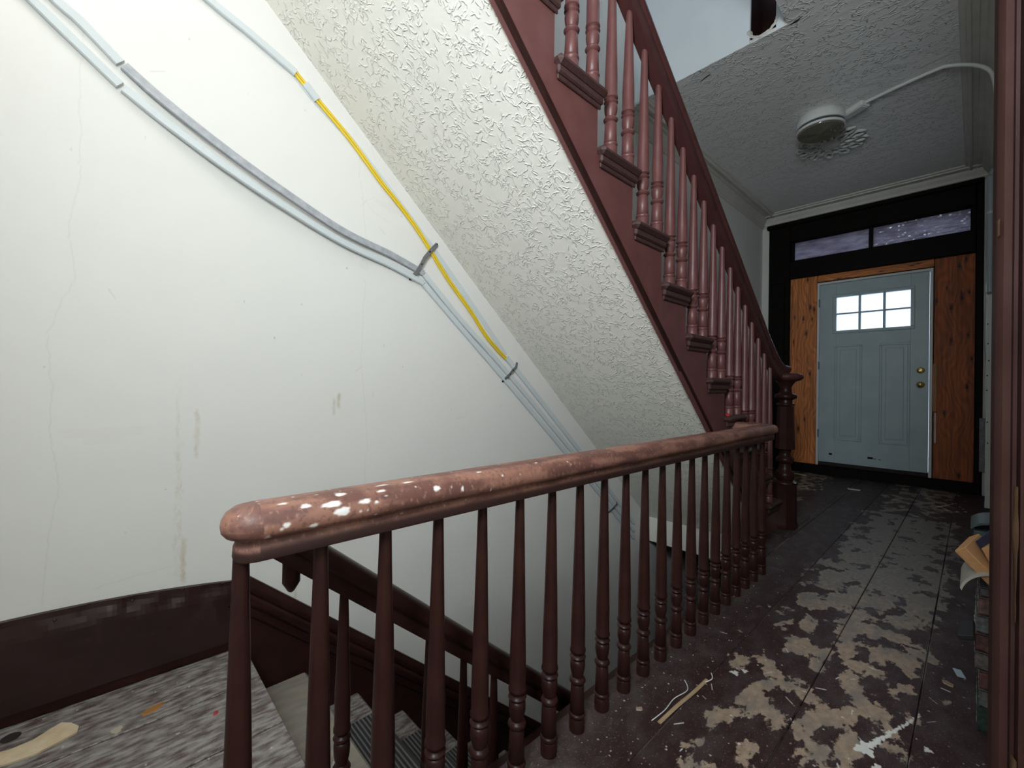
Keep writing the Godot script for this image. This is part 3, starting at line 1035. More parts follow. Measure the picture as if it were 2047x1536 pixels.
func build_lower_flight() -> void:
	var st := thing("lower_staircase", "grey worn staircase descending behind the balustrade, ribbed rubber mats on its treads", "staircase", Vector3(-1.3, -2.65, -1.6))
	var go := 0.217
	var ri := 0.183
	var mats := mat(lin(0.14, 0.14, 0.14), 0.55)
	var bare := mottled(19, 0.01, lin(0.17, 0.155, 0.135), lin(0.27, 0.23, 0.18), 0.6, Vector3(8, 1, 2.2), 0.08)
	for j in range(0, 13):
		var nose := 0.38 + go * j
		var y := -ri * j
		var m := MB.new()
		if j > 0:
			m.span(Vector3(XL + 0.028, y - 0.032, -nose), Vector3(-0.862, y, -(nose - go - 0.025)), 0.01)
			put("tread", m, bare if j == 1 else M.landing, st)
		if j < 12:
			m = MB.new()
			m.span(Vector3(XL + 0.028, y - ri, -(nose - 0.005)), Vector3(-0.862, y - 0.032 if j > 0 else -0.024, -(nose - 0.03)))
			put("riser", m, M.dark_paint, st)
		if j > 1:   # ribbed rubber mat, ribs along the tread
			m = MB.new()
			m.span(Vector3(-1.648, y, -(nose - 0.002)), Vector3(-1.0, y + 0.003, -(nose - go + 0.01)))
			m.span(Vector3(-1.648, y - 0.03, -nose - 0.004), Vector3(-1.0, y + 0.003, -nose + 0.002))
			var mat_o := put("tread_mat", m, M.rubber, st)
			m = MB.new()
			for k in 13:
				var t := nose - 0.01 - k * 0.0155
				m.span(Vector3(-1.648, y + 0.002, -t), Vector3(-1.0, y + 0.008, -(t - 0.006)), 0.002)
			put("ribs", m, mats, mat_o)
	# board under the stair's moulded edge on the wall: follows the slope
	var slope := ri / go
	var m := MB.new()
	var top := func(t: float) -> float: return 0.135 - 0.86 * (t - 0.505)
	m.prism([Vector2(0.385, -0.30), Vector2(0.385, top.call(0.385)), Vector2(3.2, top.call(3.2)), Vector2(3.2, top.call(3.2) - 0.55)], Transform3D(Basis(Vector3(0, 0, -1), Vector3.UP, Vector3(1, 0, 0)), Vector3(XL, 0, 0)), 0.026)
	var sk := struct("baseboard_left", m, M.dark_paint, "dark stepped skirting board following the lower stairs down the wall", "skirting")
	m = MB.new()
	var th := atan(0.86)
	var d := Vector3(0, -sin(th), -cos(th))
	var prof := [Vector2(0, 0.012), Vector2(0, -0.098), Vector2(-0.030, -0.098), Vector2(-0.036, -0.088), Vector2(-0.036, -0.072), Vector2(-0.03, -0.068), Vector2(-0.043, -0.058), Vector2(-0.046, -0.045), Vector2(-0.04, -0.034), Vector2(-0.03, -0.03), Vector2(-0.038, -0.022), Vector2(-0.034, -0.006), Vector2(-0.02, 0.004), Vector2(-0.016, 0.012)]
	var b := Basis(Vector3(-1, 0, 0), Vector3(0, cos(th), -sin(th)), d)
	var p0 := Vector3(XL, top.call(0.388), -0.388)
	m.sweep(prof, [Transform3D(b, p0), Transform3D(b, p0 + d * 3.6)], true, 0.5)
	put("moulding", m, M.dark_paint, sk)
	# sheet-metal cover over the landing's skirting, its top rolling over at the stair
	var n := noise(71, 5.0, 3)
	var topy := func(t: float) -> float:
		if t < -0.22:
			return 0.286 + 0.004 * sin(t * 9.0)
		var k := clampf((t + 0.22) / 0.62, 0.0, 1.0)
		return 0.288 - 0.058 * k * k
	m = MB.new()
	var nt := 90
	var ny := 16
	var pt := func(i: int, j: int) -> Vector3:
		var t := lerpf(-0.62, 0.395, float(i) / nt)
		var y: float = lerpf(0.03, topy.call(t), float(j) / ny)
		var s := float(j) / ny
		var out := 0.024 + 0.004 * n.get_noise_2d(t * 0.7, y) + 0.008 * smoothstep(-0.35, 0.1, t) * s * n.get_noise_2d(t * 1.8 + 3.0, y * 1.5 + 2.0)
		out -= 0.012 * smoothstep(0.72, 1.0, s)
		return Vector3(XL + out, y, -t)
	for i in nt:
		for j in ny:
			m.quad(pt.call(i, j), pt.call(i + 1, j), pt.call(i + 1, j + 1), pt.call(i, j + 1), Vector3(1, 0, 0))
		var a: Vector3 = pt.call(i, ny)
		var c: Vector3 = pt.call(i + 1, ny)
		m.quad(a, c, Vector3(XL, c.y + 0.001, c.z), Vector3(XL, a.y + 0.001, a.z), Vector3.UP)
	for j in ny:
		var a: Vector3 = pt.call(nt, j)
		var c: Vector3 = pt.call(nt, j + 1)
		m.quad(a, c, Vector3(XL, c.y, c.z), Vector3(XL, a.y, a.z), Vector3(0, 0, -1))
	var cov := struct("baseboard_landing", m, M.cover, "glossy brown sheet-metal skirting cover with a crumpled rounded end beside the landing", "skirting")
	for q in [[-0.10, 0.262], [0.07, 0.262], [0.2, 0.26], [0.31, 0.246], [-0.12, 0.06]]:
		m = MB.new()
		m.xf = Transform3D(Basis(Vector3.DOWN, Vector3(1, 0, 0), Vector3(0, 0, 1)), Vector3(XL + 0.019, q[1], -q[0]))
		m.lathe(Vector3.ZERO, [Vector2(0, 0.003), Vector2(0.003, 0.0025), Vector2(0.0042, 0.0), Vector2(0.0042, -0.01)], 10)
		put("nail_head", m, M.cover, cov)
	m = MB.new()
	m.span(Vector3(XL, 0.0, -0.4), Vector3(XL + 0.02, 0.045, 0.62))
	put("backing_board", m, M.dark_paint, cov)
	# plain cream face closing the foot of the upper flight's soffit, and the floor edge under it
	m = MB.new()
	m.span(Vector3(XL, -0.285, -3.29), Vector3(-0.86, -0.07, -3.25))
	struct("trim_stairwell_head", m, M.plaster, "cream band across the stairwell below the textured stair underside", "trim")


# back edge of tread k (top of the tread at RISE * k)
func back_t(k: int) -> float:
	return 2.465 - GOING * (k - 4)


func build_upper_flight() -> void:
	var st := thing("upper_staircase", "brown painted staircase climbing along the left wall, white textured plaster underneath", "staircase", Vector3(-1.4, 0, -3.2))
	var sy := func(t: float) -> float: return 2.406 - 0.882 * (t - 0.42)
	# outer stringer, sawtooth above and sloping below
	var poly := [Vector2(3.12, 0.0), Vector2(-0.2, 2.058 - 0.882 * (-0.2 - 0.795))]
	poly.append(Vector2(-0.2, RISE * 15 - 0.033))
	for k in range(15, 0, -1):
		poly.append(Vector2(back_t(k) - 0.004, RISE * k - 0.033) if k < 15 else Vector2(back_t(15) - 0.004, RISE * 15 - 0.033))
		poly.append(Vector2(back_t(k - 1) - 0.004, RISE * k - 0.033))
	poly.append(Vector2(back_t(0) - 0.004, 0.0))
	var m := MB.new()
	var fr := Transform3D(Basis(Vector3(0, 0, -1), Vector3.UP, Vector3(1, 0, 0)), Vector3(-0.958, 0, 0))
	m.prism(poly, fr, 0.026)
	put("stringer", m, M.paint, st)
	m = MB.new()   # bead along the stringer's lower edge
	var dn := Vector3(0, 0.882, 1).normalized()
	m.sweep([Vector2(-0.006, -0.004), Vector2(0.008, -0.004), Vector2(0.011, 0.004), Vector2(0.008, 0.012), Vector2(-0.006, 0.012)], [Transform3D(Basis(Vector3(1, 0, 0), dn.cross(Vector3(1, 0, 0)), dn), Vector3(-0.934, 0.01, -3.118)), Transform3D(Basis(Vector3(1, 0, 0), dn.cross(Vector3(1, 0, 0)), dn), Vector3(-0.934, 2.058 + 0.882 * 1.155, 0.36))])
	put("edge_bead", m, M.dark_paint, st)
	for k in range(1, 16):
		var y := RISE * k
		var t0 := back_t(k)
		m = MB.new()
		m.span(Vector3(XL, y - 0.034, -(t0 + GOING + 0.028)), Vector3(-0.903, y, -(t0 - 0.002)), 0.013)
		var tr := put("tread", m, M.tread, st)
		m = MB.new()   # cove moulding under the nosing, returned along the open end
		m.span(Vector3(-0.932, y - 0.062, -(t0 + GOING + 0.012)), Vector3(-0.915, y - 0.033, -(t0 + 0.002)), 0.006)
		m.span(Vector3(-0.932, y - 0.078, -(t0 + GOING + 0.006)), Vector3(-0.924, y - 0.06, -(t0 + 0.008)), 0.003)
		m.span(Vector3(XL, y - 0.06, -(t0 + GOING + 0.012)), Vector3(-0.93, y - 0.034, -(t0 + GOING - 0.004)), 0.004)
		put("cove", m, M.tread, tr)
	for k in range(0, 16):
		m = MB.new()
		m.span(Vector3(XL, RISE * k, -(back_t(k) + 0.0)), Vector3(-0.956, RISE * (k + 1) - 0.034, -(back_t(k) - 0.018)))
		put("riser", m, M.paint, st)
	# underside: plaster worked into ridges, following the slope
	m = MB.new()
	var tt := [-0.36, 3.262]
	var L := sqrt(1.0 + 0.882 * 0.882)
	var q := []
	for t in tt:
		q.append(Vector3(XL, sy.call(t), -t))
		q.append(Vector3(-0.945, sy.call(t), -t))
	var hint := Vector3(0, -1, 0.882).normalized()
	m.quad(q[0], q[1], q[3], q[2], hint, [Vector2(XL, tt[0] * L), Vector2(-0.945, tt[0] * L), Vector2(-0.945, tt[1] * L), Vector2(XL, tt[1] * L)])
	var th := Vector3(0, 0.03, 0)
	m.quad(q[0] + th, q[1] + th, q[3] + th, q[2] + th, -hint)
	m.quad(q[2], q[3], q[3] + th, q[2] + th, Vector3(0, 0, -1))
	m.quad(q[0], q[1], q[1] + th, q[0] + th, Vector3(0, 0, 1))
	put("soffit", m, M.soffit, st)
	# broken plaster edge against the stringer
	m = MB.new()
	var n := noise(81, 9.0, 4)
	var steps := 150
	var pe := func(i: int, s: int) -> Vector3:
		var t := lerpf(-0.36, 3.1, float(i) / steps)
		var w := 0.012 + 0.014 * absf(n.get_noise_1d(t)) + (0.012 if s == 1 else 0.0)
		var y: float = sy.call(t)
		if s == 0:
			return Vector3(-0.929, y - 0.003, -t)
		if s == 1:
			return Vector3(-0.931 - w * 0.5, y - 0.006 - 0.006 * absf(n.get_noise_1d(t + 50.0)), -t)
		return Vector3(-0.934 - w * 1.6, y - 0.0006, -t)
	for i in steps:
		for s in 2:
			m.quad(pe.call(i, s), pe.call(i + 1, s), pe.call(i + 1, s + 1), pe.call(i, s + 1), hint)
	put("plaster_edge", m, M.plaster, st)
	m = MB.new()   # bits of red plastic left on a tread
	m.lathe(Vector3(-0.925, RISE * 4, -2.49), [Vector2(0.013, 0), Vector2(0.014, 0.006), Vector2(0.006, 0.012), Vector2(0.0, 0.014)], 10)
	var o := put("red_cap", m, mat(lin(0.5, 0.03, 0.03), 0.3))
	tag(o, "small red bottle cap lying on a low tread end of the upper stairs", "bottle cap")


# turned baluster standing on y = 0, of height h: square-ish foot, beads, vase, long taper
func baluster(m: MB, at: Vector3, h: float, fat := 1.0) -> void:
	var k := fat
	var p := [Vector2(0.0, 0.0), Vector2(0.0195 * k, 0.0), Vector2(0.0195 * k, 0.036), Vector2(0.0182 * k, 0.038), Vector2(0.0195 * k, 0.041), Vector2(0.0212 * k, 0.046), Vector2(0.0195 * k, 0.051), Vector2(0.0155 * k, 0.053), Vector2(0.0185 * k, 0.056), Vector2(0.0165 * k, 0.128), Vector2(0.0138 * k, 0.132), Vector2(0.0185 * k, 0.136), Vector2(0.0212 * k, 0.142), Vector2(0.0185 * k, 0.148), Vector2(0.0135 * k, 0.152), Vector2(0.0150 * k, 0.158), Vector2(0.0182 * k, 0.172), Vector2(0.0190 * k, 0.186), Vector2(0.0185 * k, 0.197), Vector2(0.0150 * k, 0.200), Vector2(0.0185 * k, 0.204), Vector2(0.0206 * k, 0.208), Vector2(0.0185 * k, 0.212), Vector2(0.0130 * k, 0.2155), Vector2(0.0145 * k, 0.219), Vector2(0.0200 * k, 0.223), Vector2(0.0200 * k, 0.229), Vector2(0.0180 * k, 0.235), Vector2(0.0180 * k, 0.30), Vector2(0.0095 * k, h), Vector2(0.0, h)]
	m.lathe(at, p, 18)


func rail_profile(w: float, h: float) -> Array:
	# starts at the bottom left, runs anticlockwise; narrow fillet below, rounded cap above
	var half := [Vector2(0.62, 0.0), Vector2(0.66, 0.06), Vector2(0.64, 0.25), Vector2(0.58, 0.33), Vector2(0.66, 0.40), Vector2(0.86, 0.44), Vector2(0.97, 0.52), Vector2(1.0, 0.62), Vector2(0.97, 0.74), Vector2(0.86, 0.86), Vector2(0.66, 0.94), Vector2(0.36, 0.985), Vector2(0.0, 1.0)]
	var out := []
	out.append(Vector2(-0.62 * w / 2, 0))
	for p in half:
		out.append(Vector2(p.x * w / 2, p.y * h))
	for i in range(half.size() - 2, 0, -1):
		out.append(Vector2(-half[i].x * w / 2, half[i].y * h))
	return out


func half_lathe(w: float, h: float) -> Array:
	var out := [Vector2(0, 0)]
	var p := rail_profile(w, h)
	for i in range(1, 14):
		out.append(Vector2(maxf(p[i].x, 0.0), p[i].y))
	return out


func build_landing_balustrade() -> void:
	var b := thing("landing_balustrade", "level balustrade along the stairwell, worn reddish handrail spotted with white paint on tapered balusters", "balustrade", Vector3(-0.758, 0, -1.4))
	var w := 0.094
	var h := 0.083
	var y := 0.694
	var prof := rail_profile(w, h)
	var m := MB.new()
	var fr := []
	# the near end rises a touch and turns round; far end turns the corner to the upper stairs
	for i in 30:
		var t := lerpf(0.172, 2.60, i / 29.0)
		fr.append(Transform3D(Basis(Vector3(1, 0, 0), Vector3.UP, Vector3(0, 0, 1)).rotated(Vector3.UP, 0.0), Vector3(-0.758, y, -t)))
	m.sweep(prof, fr, true, 0.55)
	for te in [0.172, 2.60]:
		var from := m.uv.size()
		m.lathe(Vector3(-0.758, y, -te), half_lathe(w, h), 28)
		for i in range(from, m.uv.size()):
			m.uv[i] = Vector2(1.6 - 0.4 * m.uv[i].x, 0.055 + 0.125 * clampf((m.v[i].y - y) / h, 0.0, 1.0))
	m.sweep(prof, [Transform3D(Basis(Vector3(0, 0, -1), Vector3.UP, Vector3(1, 0, 0)), Vector3(-0.958, y, -2.60)), Transform3D(Basis(Vector3(0, 0, -1), Vector3.UP, Vector3(1, 0, 0)), Vector3(-0.758, y, -2.60))], true, 0.55)
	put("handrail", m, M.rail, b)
	for i in range(-6, 15):
		m = MB.new()
		var t := 0.8602 + 0.1179 * i
		baluster(m, Vector3(-0.758, -0.002, -t), y + 0.004, 1.1 + 0.06 * (1.0 if i < -3 else 0.0))
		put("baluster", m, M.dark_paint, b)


func build_upper_balustrade() -> void:
	var b := thing("upper_balustrade", "sloping brown balustrade of the upper stairs with a faceted newel at its foot", "balustrade", Vector3(-0.91, 0, -3.48))
	var under := func(t: float) -> float: return 2.461 - 0.757 * (t - 1.48)
	var prof := [Vector2(-0.026, 0.0), Vector2(0.026, 0.0), Vector2(0.028, 0.006), Vector2(0.028, 0.06), Vector2(0.026, 0.066), Vector2(0.034, 0.072), Vector2(0.037, 0.084), Vector2(0.034, 0.098), Vector2(0.024, 0.108), Vector2(0.0, 0.113), Vector2(-0.024, 0.108), Vector2(-0.034, 0.098), Vector2(-0.037, 0.084), Vector2(-0.034, 0.072), Vector2(-0.026, 0.066), Vector2(-0.028, 0.06), Vector2(-0.028, 0.006)]
	var pts := []
	for i in 12:
		var t := lerpf(0.04, 3.12, i / 11.0)
		pts.append(Vector3(-0.95, under.call(t), -t))
	pts.append_array([Vector3(-0.948, 1.145, -3.22), Vector3(-0.942, 1.075, -3.31), Vector3(-0.93, 1.03, -3.40), Vector3(-0.91, 1.018, -3.47)])
	var m := MB.new()
	var fr := MB.frames_along(pts)
	for i in fr.size():   # keep the section's height vertical to the slope and its sides upright
		var f: Transform3D = fr[i]
		if f.basis.y.y < 0:
			f.basis = Basis(-f.basis.x, -f.basis.y, f.basis.z)
		fr[i] = f
	m.sweep(prof, fr, true, 0.55)
	m.lathe(Vector3(-0.905, 1.018, -3.49), [Vector2(0, 0.0), Vector2(0.06, 0.0), Vector2(0.085, 0.01), Vector2(0.098, 0.022), Vector2(0.102, 0.034), Vector2(0.097, 0.046), Vector2(0.08, 0.055), Vector2(0.0, 0.06)], 28)
	put("handrail", m, M.rail_paint, b)
	for k in range(1, 15):
		for s in 2:
			var t := back_t(k) + 0.103 + 0.1186 * s
			if t > 3.36 or t < 0.06:
				continue
			m = MB.new()
			var y := RISE * k
			baluster(m, Vector3(-0.95, y - 0.001, -t), maxf(under.call(t) - y + 0.012, 0.5), 1.3)
			put("baluster", m, M.paint, b)
	# newel: eight-sided foot and shaft between turned rings
	m = MB.new()
	var o := Vector3(-0.908, 0, -3.485)
	m.lathe(o, [Vector2(0.0, 0.0), Vector2(0.082, 0.0), Vector2(0.082, 0.03), Vector2(0.076, 0.04), Vector2(0.072, 0.305), Vector2(0.0, 0.318)], 8, true, PI / 8)
	m.lathe(o, [Vector2(0.076, 0.305), Vector2(0.078, 0.314), Vector2(0.07, 0.325), Vector2(0.05, 0.33), Vector2(0.056, 0.345), Vector2(0.06, 0.365), Vector2(0.054, 0.385), Vector2(0.042, 0.396), Vector2(0.036, 0.42), Vector2(0.034, 0.445), Vector2(0.046, 0.452), Vector2(0.055, 0.462), Vector2(0.057, 0.474), Vector2(0.053, 0.487), Vector2(0.04, 0.495), Vector2(0.034, 0.52), Vector2(0.04, 0.545)], 28)
	m.lathe(o, [Vector2(0.02, 0.545), Vector2(0.062, 0.548), Vector2(0.060, 0.56), Vector2(0.050, 0.845), Vector2(0.02, 0.85)], 8, true, PI / 8)
	m.lathe(o, [Vector2(0.02, 0.848), Vector2(0.052, 0.85), Vector2(0.056, 0.858), Vector2(0.052, 0.866), Vector2(0.042, 0.87), Vector2(0.040, 0.888), Vector2(0.056, 0.896), Vector2(0.068, 0.906), Vector2(0.070, 0.916), Vector2(0.064, 0.928), Vector2(0.045, 0.934), Vector2(0.036, 0.95), Vector2(0.034, 0.975), Vector2(0.044, 0.998), Vector2(0.06, 1.02)], 28)
	put("newel_post", m, M.dark_paint, b)


func build_lower_balustrade() -> void:
	var b := thing("lower_balustrade", "dark sloping handrail and balusters of the stairs going down, behind the level balustrade", "balustrade", Vector3(-0.92, -0.5, -0.6))
	var top := func(t: float) -> float: return 0.625 - 0.847 * (t - 0.339)
	var m := MB.new()
	var sec := []
	for p in rail_profile(0.072, 0.066):
		sec.append(p)
	var pts := []
	for i in 8:
		var t := lerpf(0.2, 2.2, i / 7.0)
		pts.append(Vector3(-0.92, top.call(t) - 0.083, -t))
	m.sweep(sec, MB.frames_along(pts), true, 0.55)
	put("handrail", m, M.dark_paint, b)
	m = MB.new()   # pointed stub left of a baluster, hanging below the rail
	m.lathe(Vector3(-0.92, 0.548, -0.272), [Vector2(0.0, 0.0), Vector2(0.006, 0.004), Vector2(0.0165, 0.022), Vector2(0.0165, 0.07), Vector2(0.0175, 0.1), Vector2(0.0175, 0.13), Vector2(0, 0.13)], 12)
	put("drop", m, M.dark_paint, b)
	for i in 17:
		var t := 0.378 + 0.1075 * i
		var j := int(floor((t - 0.38 + 0.217) / 0.217 - 0.02))
		var y := -0.183 * maxi(j, 0)
		m = MB.new()
		baluster(m, Vector3(-0.92, y - 0.001, -t), top.call(t) - 0.07 - y, 0.9)
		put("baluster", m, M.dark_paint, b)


func wall_path(pts: Array, off: float) -> Array:
	var out := []
	for p in pts:
		out.append(Vector3(XL + off + (p[2] if p.size() > 2 else 0.0), p[1], -p[0]))
	return out


# smooth the corners of a polyline (Catmull-Rom)
func smooth_path(p: Array, per := 6) -> Array:
	var out := []
	for i in p.size() - 1:
		var a: Vector3 = p[maxi(i - 1, 0)]
		var b: Vector3 = p[i]
		var c: Vector3 = p[i + 1]
		var d: Vector3 = p[mini(i + 2, p.size() - 1)]
		for k in per:
			out.append(b.cubic_interpolate(c, a, d, float(k) / per))
	out.append(p[-1])
	return out


func flat_strip(m: MB, pts: Array, w: float, th: float, lift := 0.0) -> void:
	var fr := []
	for i in pts.size():
		var t: Vector3 = (pts[mini(i + 1, pts.size() - 1)] - pts[maxi(i - 1, 0)]).normalized()
		var x := Vector3(1, 0, 0)
		var side := t.cross(x).normalized()
		x = side.cross(t).normalized()
		fr.append(Transform3D(Basis(side, x, t), pts[i] + x * lift))
	m.sweep([Vector2(-w / 2, 0), Vector2(w / 2, 0), Vector2(w / 2, th * 0.75), Vector2(w / 2 - th * 0.25, th), Vector2(-w / 2 + th * 0.25, th), Vector2(-w / 2, th * 0.75)], fr, true, 2.0)


func build_wall_wiring() -> void:
	# two sagging channels that come together and run down beside a third
	var a1 := [[-0.30, 2.215], [-0.123, 2.069], [-0.071, 2.034], [0.02, 1.955]]
	var a2 := [[0.03, 1.95], [0.131, 1.877, 0.012], [0.301, 1.776, 0.028], [0.482, 1.690, 0.032], [0.716, 1.600, 0.022], [0.947, 1.552, 0.008], [1.119, 1.502]]
	var a3 := [[1.122, 1.498], [1.348, 1.300], [1.632, 1.077], [2.063, 0.714], [2.55, 0.29], [3.06, -0.17]]
	var b1 := [[-0.36, 2.205], [-0.157, 2.03], [-0.081, 1.967], [0.02, 1.885]]
	var b2 := [[0.03, 1.878], [0.145, 1.807, 0.008], [0.301, 1.722, 0.018], [0.482, 1.642, 0.02], [0.715, 1.557, 0.014], [0.946, 1.505, 0.006], [1.118, 1.455]]
	var b3 := [[1.122, 1.45], [1.381, 1.232], [1.671, 0.99], [2.04, 0.675], [2.55, 0.235], [3.06, -0.225]]
	var m := MB.new()
	var up := thing("wiring_channel", "upper of two sagging wiring channels on the stair wall, its middle length grey", "cable channel", Vector3(XL, 1.5, -1.1), "surface wiring channels on the stair wall")
	flat_strip(m, smooth_path(wall_path(a1, 0.0)), 0.03, 0.014)
	put("channel", m, M.race, up)
	m = MB.new()
	flat_strip(m, smooth_path(wall_path(a2, 0.001)), 0.03, 0.012)
	put("channel", m, M.race_dirty, up)
	m = MB.new()
	flat_strip(m, smooth_path(wall_path(a3, 0.0)), 0.028, 0.014)
	put("channel", m, M.race, up)
	var lo := thing("wiring_channel", "lower of two sagging wiring channels on the stair wall, pale all along", "cable channel", Vector3(XL, 1.45, -1.1), "surface wiring channels on the stair wall")
	for s in [b1, b2, b3]:
		m = MB.new()
		flat_strip(m, smooth_path(wall_path(s, 0.0006)), 0.028, 0.014)
		put("channel", m, M.race, lo)
	m = MB.new()
	var c1 := [[-0.1, 2.45], [0.242, 2.295], [0.373, 2.246], [0.529, 2.18]]
	var th := thing("wiring_channel", "third wiring channel under the stair underside, standing open along the yellow cable", "cable channel", Vector3(XL, 1.2, -1.4), "surface wiring channels on the stair wall")
	flat_strip(m, smooth_path(wall_path(c1, 0.0)), 0.03, 0.016)
	put("channel", m, M.race, th)
	m = MB.new()
	flat_strip(m, smooth_path(wall_path([[0.565, 2.155], [0.612, 2.112]], 0.0)), 0.03, 0.016)
	put("cover", m, M.race, th)
	m = MB.new()
	flat_strip(m, smooth_path(wall_path([[0.53, 2.178], [0.612, 2.108], [0.797, 1.975], [1.159, 1.648], [1.446, 1.367], [1.67, 1.135]], 0.0)), 0.03, 0.003)
	put("open_base", m, M.race, th)
	m = MB.new()
	flat_strip(m, smooth_path(wall_path([[1.67, 1.125], [1.967, 0.868], [2.374, 0.511], [2.55, 0.352], [3.06, -0.11]], 0.0)), 0.03, 0.014)
	put("channel", m, M.race, th)
	m = MB.new()
	var yl := smooth_path(wall_path([[0.525, 2.182], [0.612, 2.113], [0.752, 2.004], [0.892, 1.872], [1.0, 1.782], [1.102, 1.684], [1.25, 1.512], [1.413, 1.350], [1.50, 1.252], [1.573, 1.186], [1.669, 1.116]], 0.006), 5)
	for s in [-1.0, 1.0]:
		var shifted := []
		for p in yl:
			shifted.append(p + Vector3(0.002, 0.0042 * s, -0.0042 * s))
		m.tube(shifted, 0.0055, 8)
	var o := put("cable", m, M.yellow)
	tag(o, "bright yellow flat cable running down the open channel on the stair wall", "cable")
	var lb := ["bent grey perforated steel strap where the sagging channels meet the yellow cable", "short bent steel strap over the channels just below the end of the yellow cable", "steel strap over the channels low on the wall, seen between the balusters"]
	var cl := [[[1.045, 1.46], [1.075, 1.497], [1.10, 1.54], [1.118, 1.575], [1.145, 1.61], [1.195, 1.662]], [[1.645, 0.985], [1.668, 1.012], [1.69, 1.028], [1.712, 1.052], [1.735, 1.068], [1.757, 1.095]], [[2.715, 0.04], [2.75, 0.066], [2.79, 0.085], [2.82, 0.118]]]
	for i in 3:
		m = MB.new()
		var path := wall_path(cl[i], 0.019)
		path[0].x = XL + 0.004
		path[-1].x = XL + 0.004
		flat_strip(m, path, 0.019 if i == 0 else 0.015, 0.003)
		var g := thing("strap", lb[i], "strap", path[0], "steel straps over the wiring")
		put("band", m, M.steel, g)
		for k in 4:
			var p: Vector3 = path[0].lerp(path[-1], 0.08 + 0.28 * k)
			var near: Vector3 = path[0]
			for q in path:
				if q.distance_to(p) < near.distance_to(p):
					near = q
			m = MB.new()
			m.xf = Transform3D(Basis(Vector3.DOWN, Vector3(1, 0, 0), Vector3(0, 0, 1)), near + Vector3(0.001, 0, 0))
			m.lathe(Vector3.ZERO, [Vector2(0.0, 0.0042), Vector2(0.0035, 0.0038), Vector2(0.004, 0.0)], 8)
			put("screw", m, M.black_wood, g)


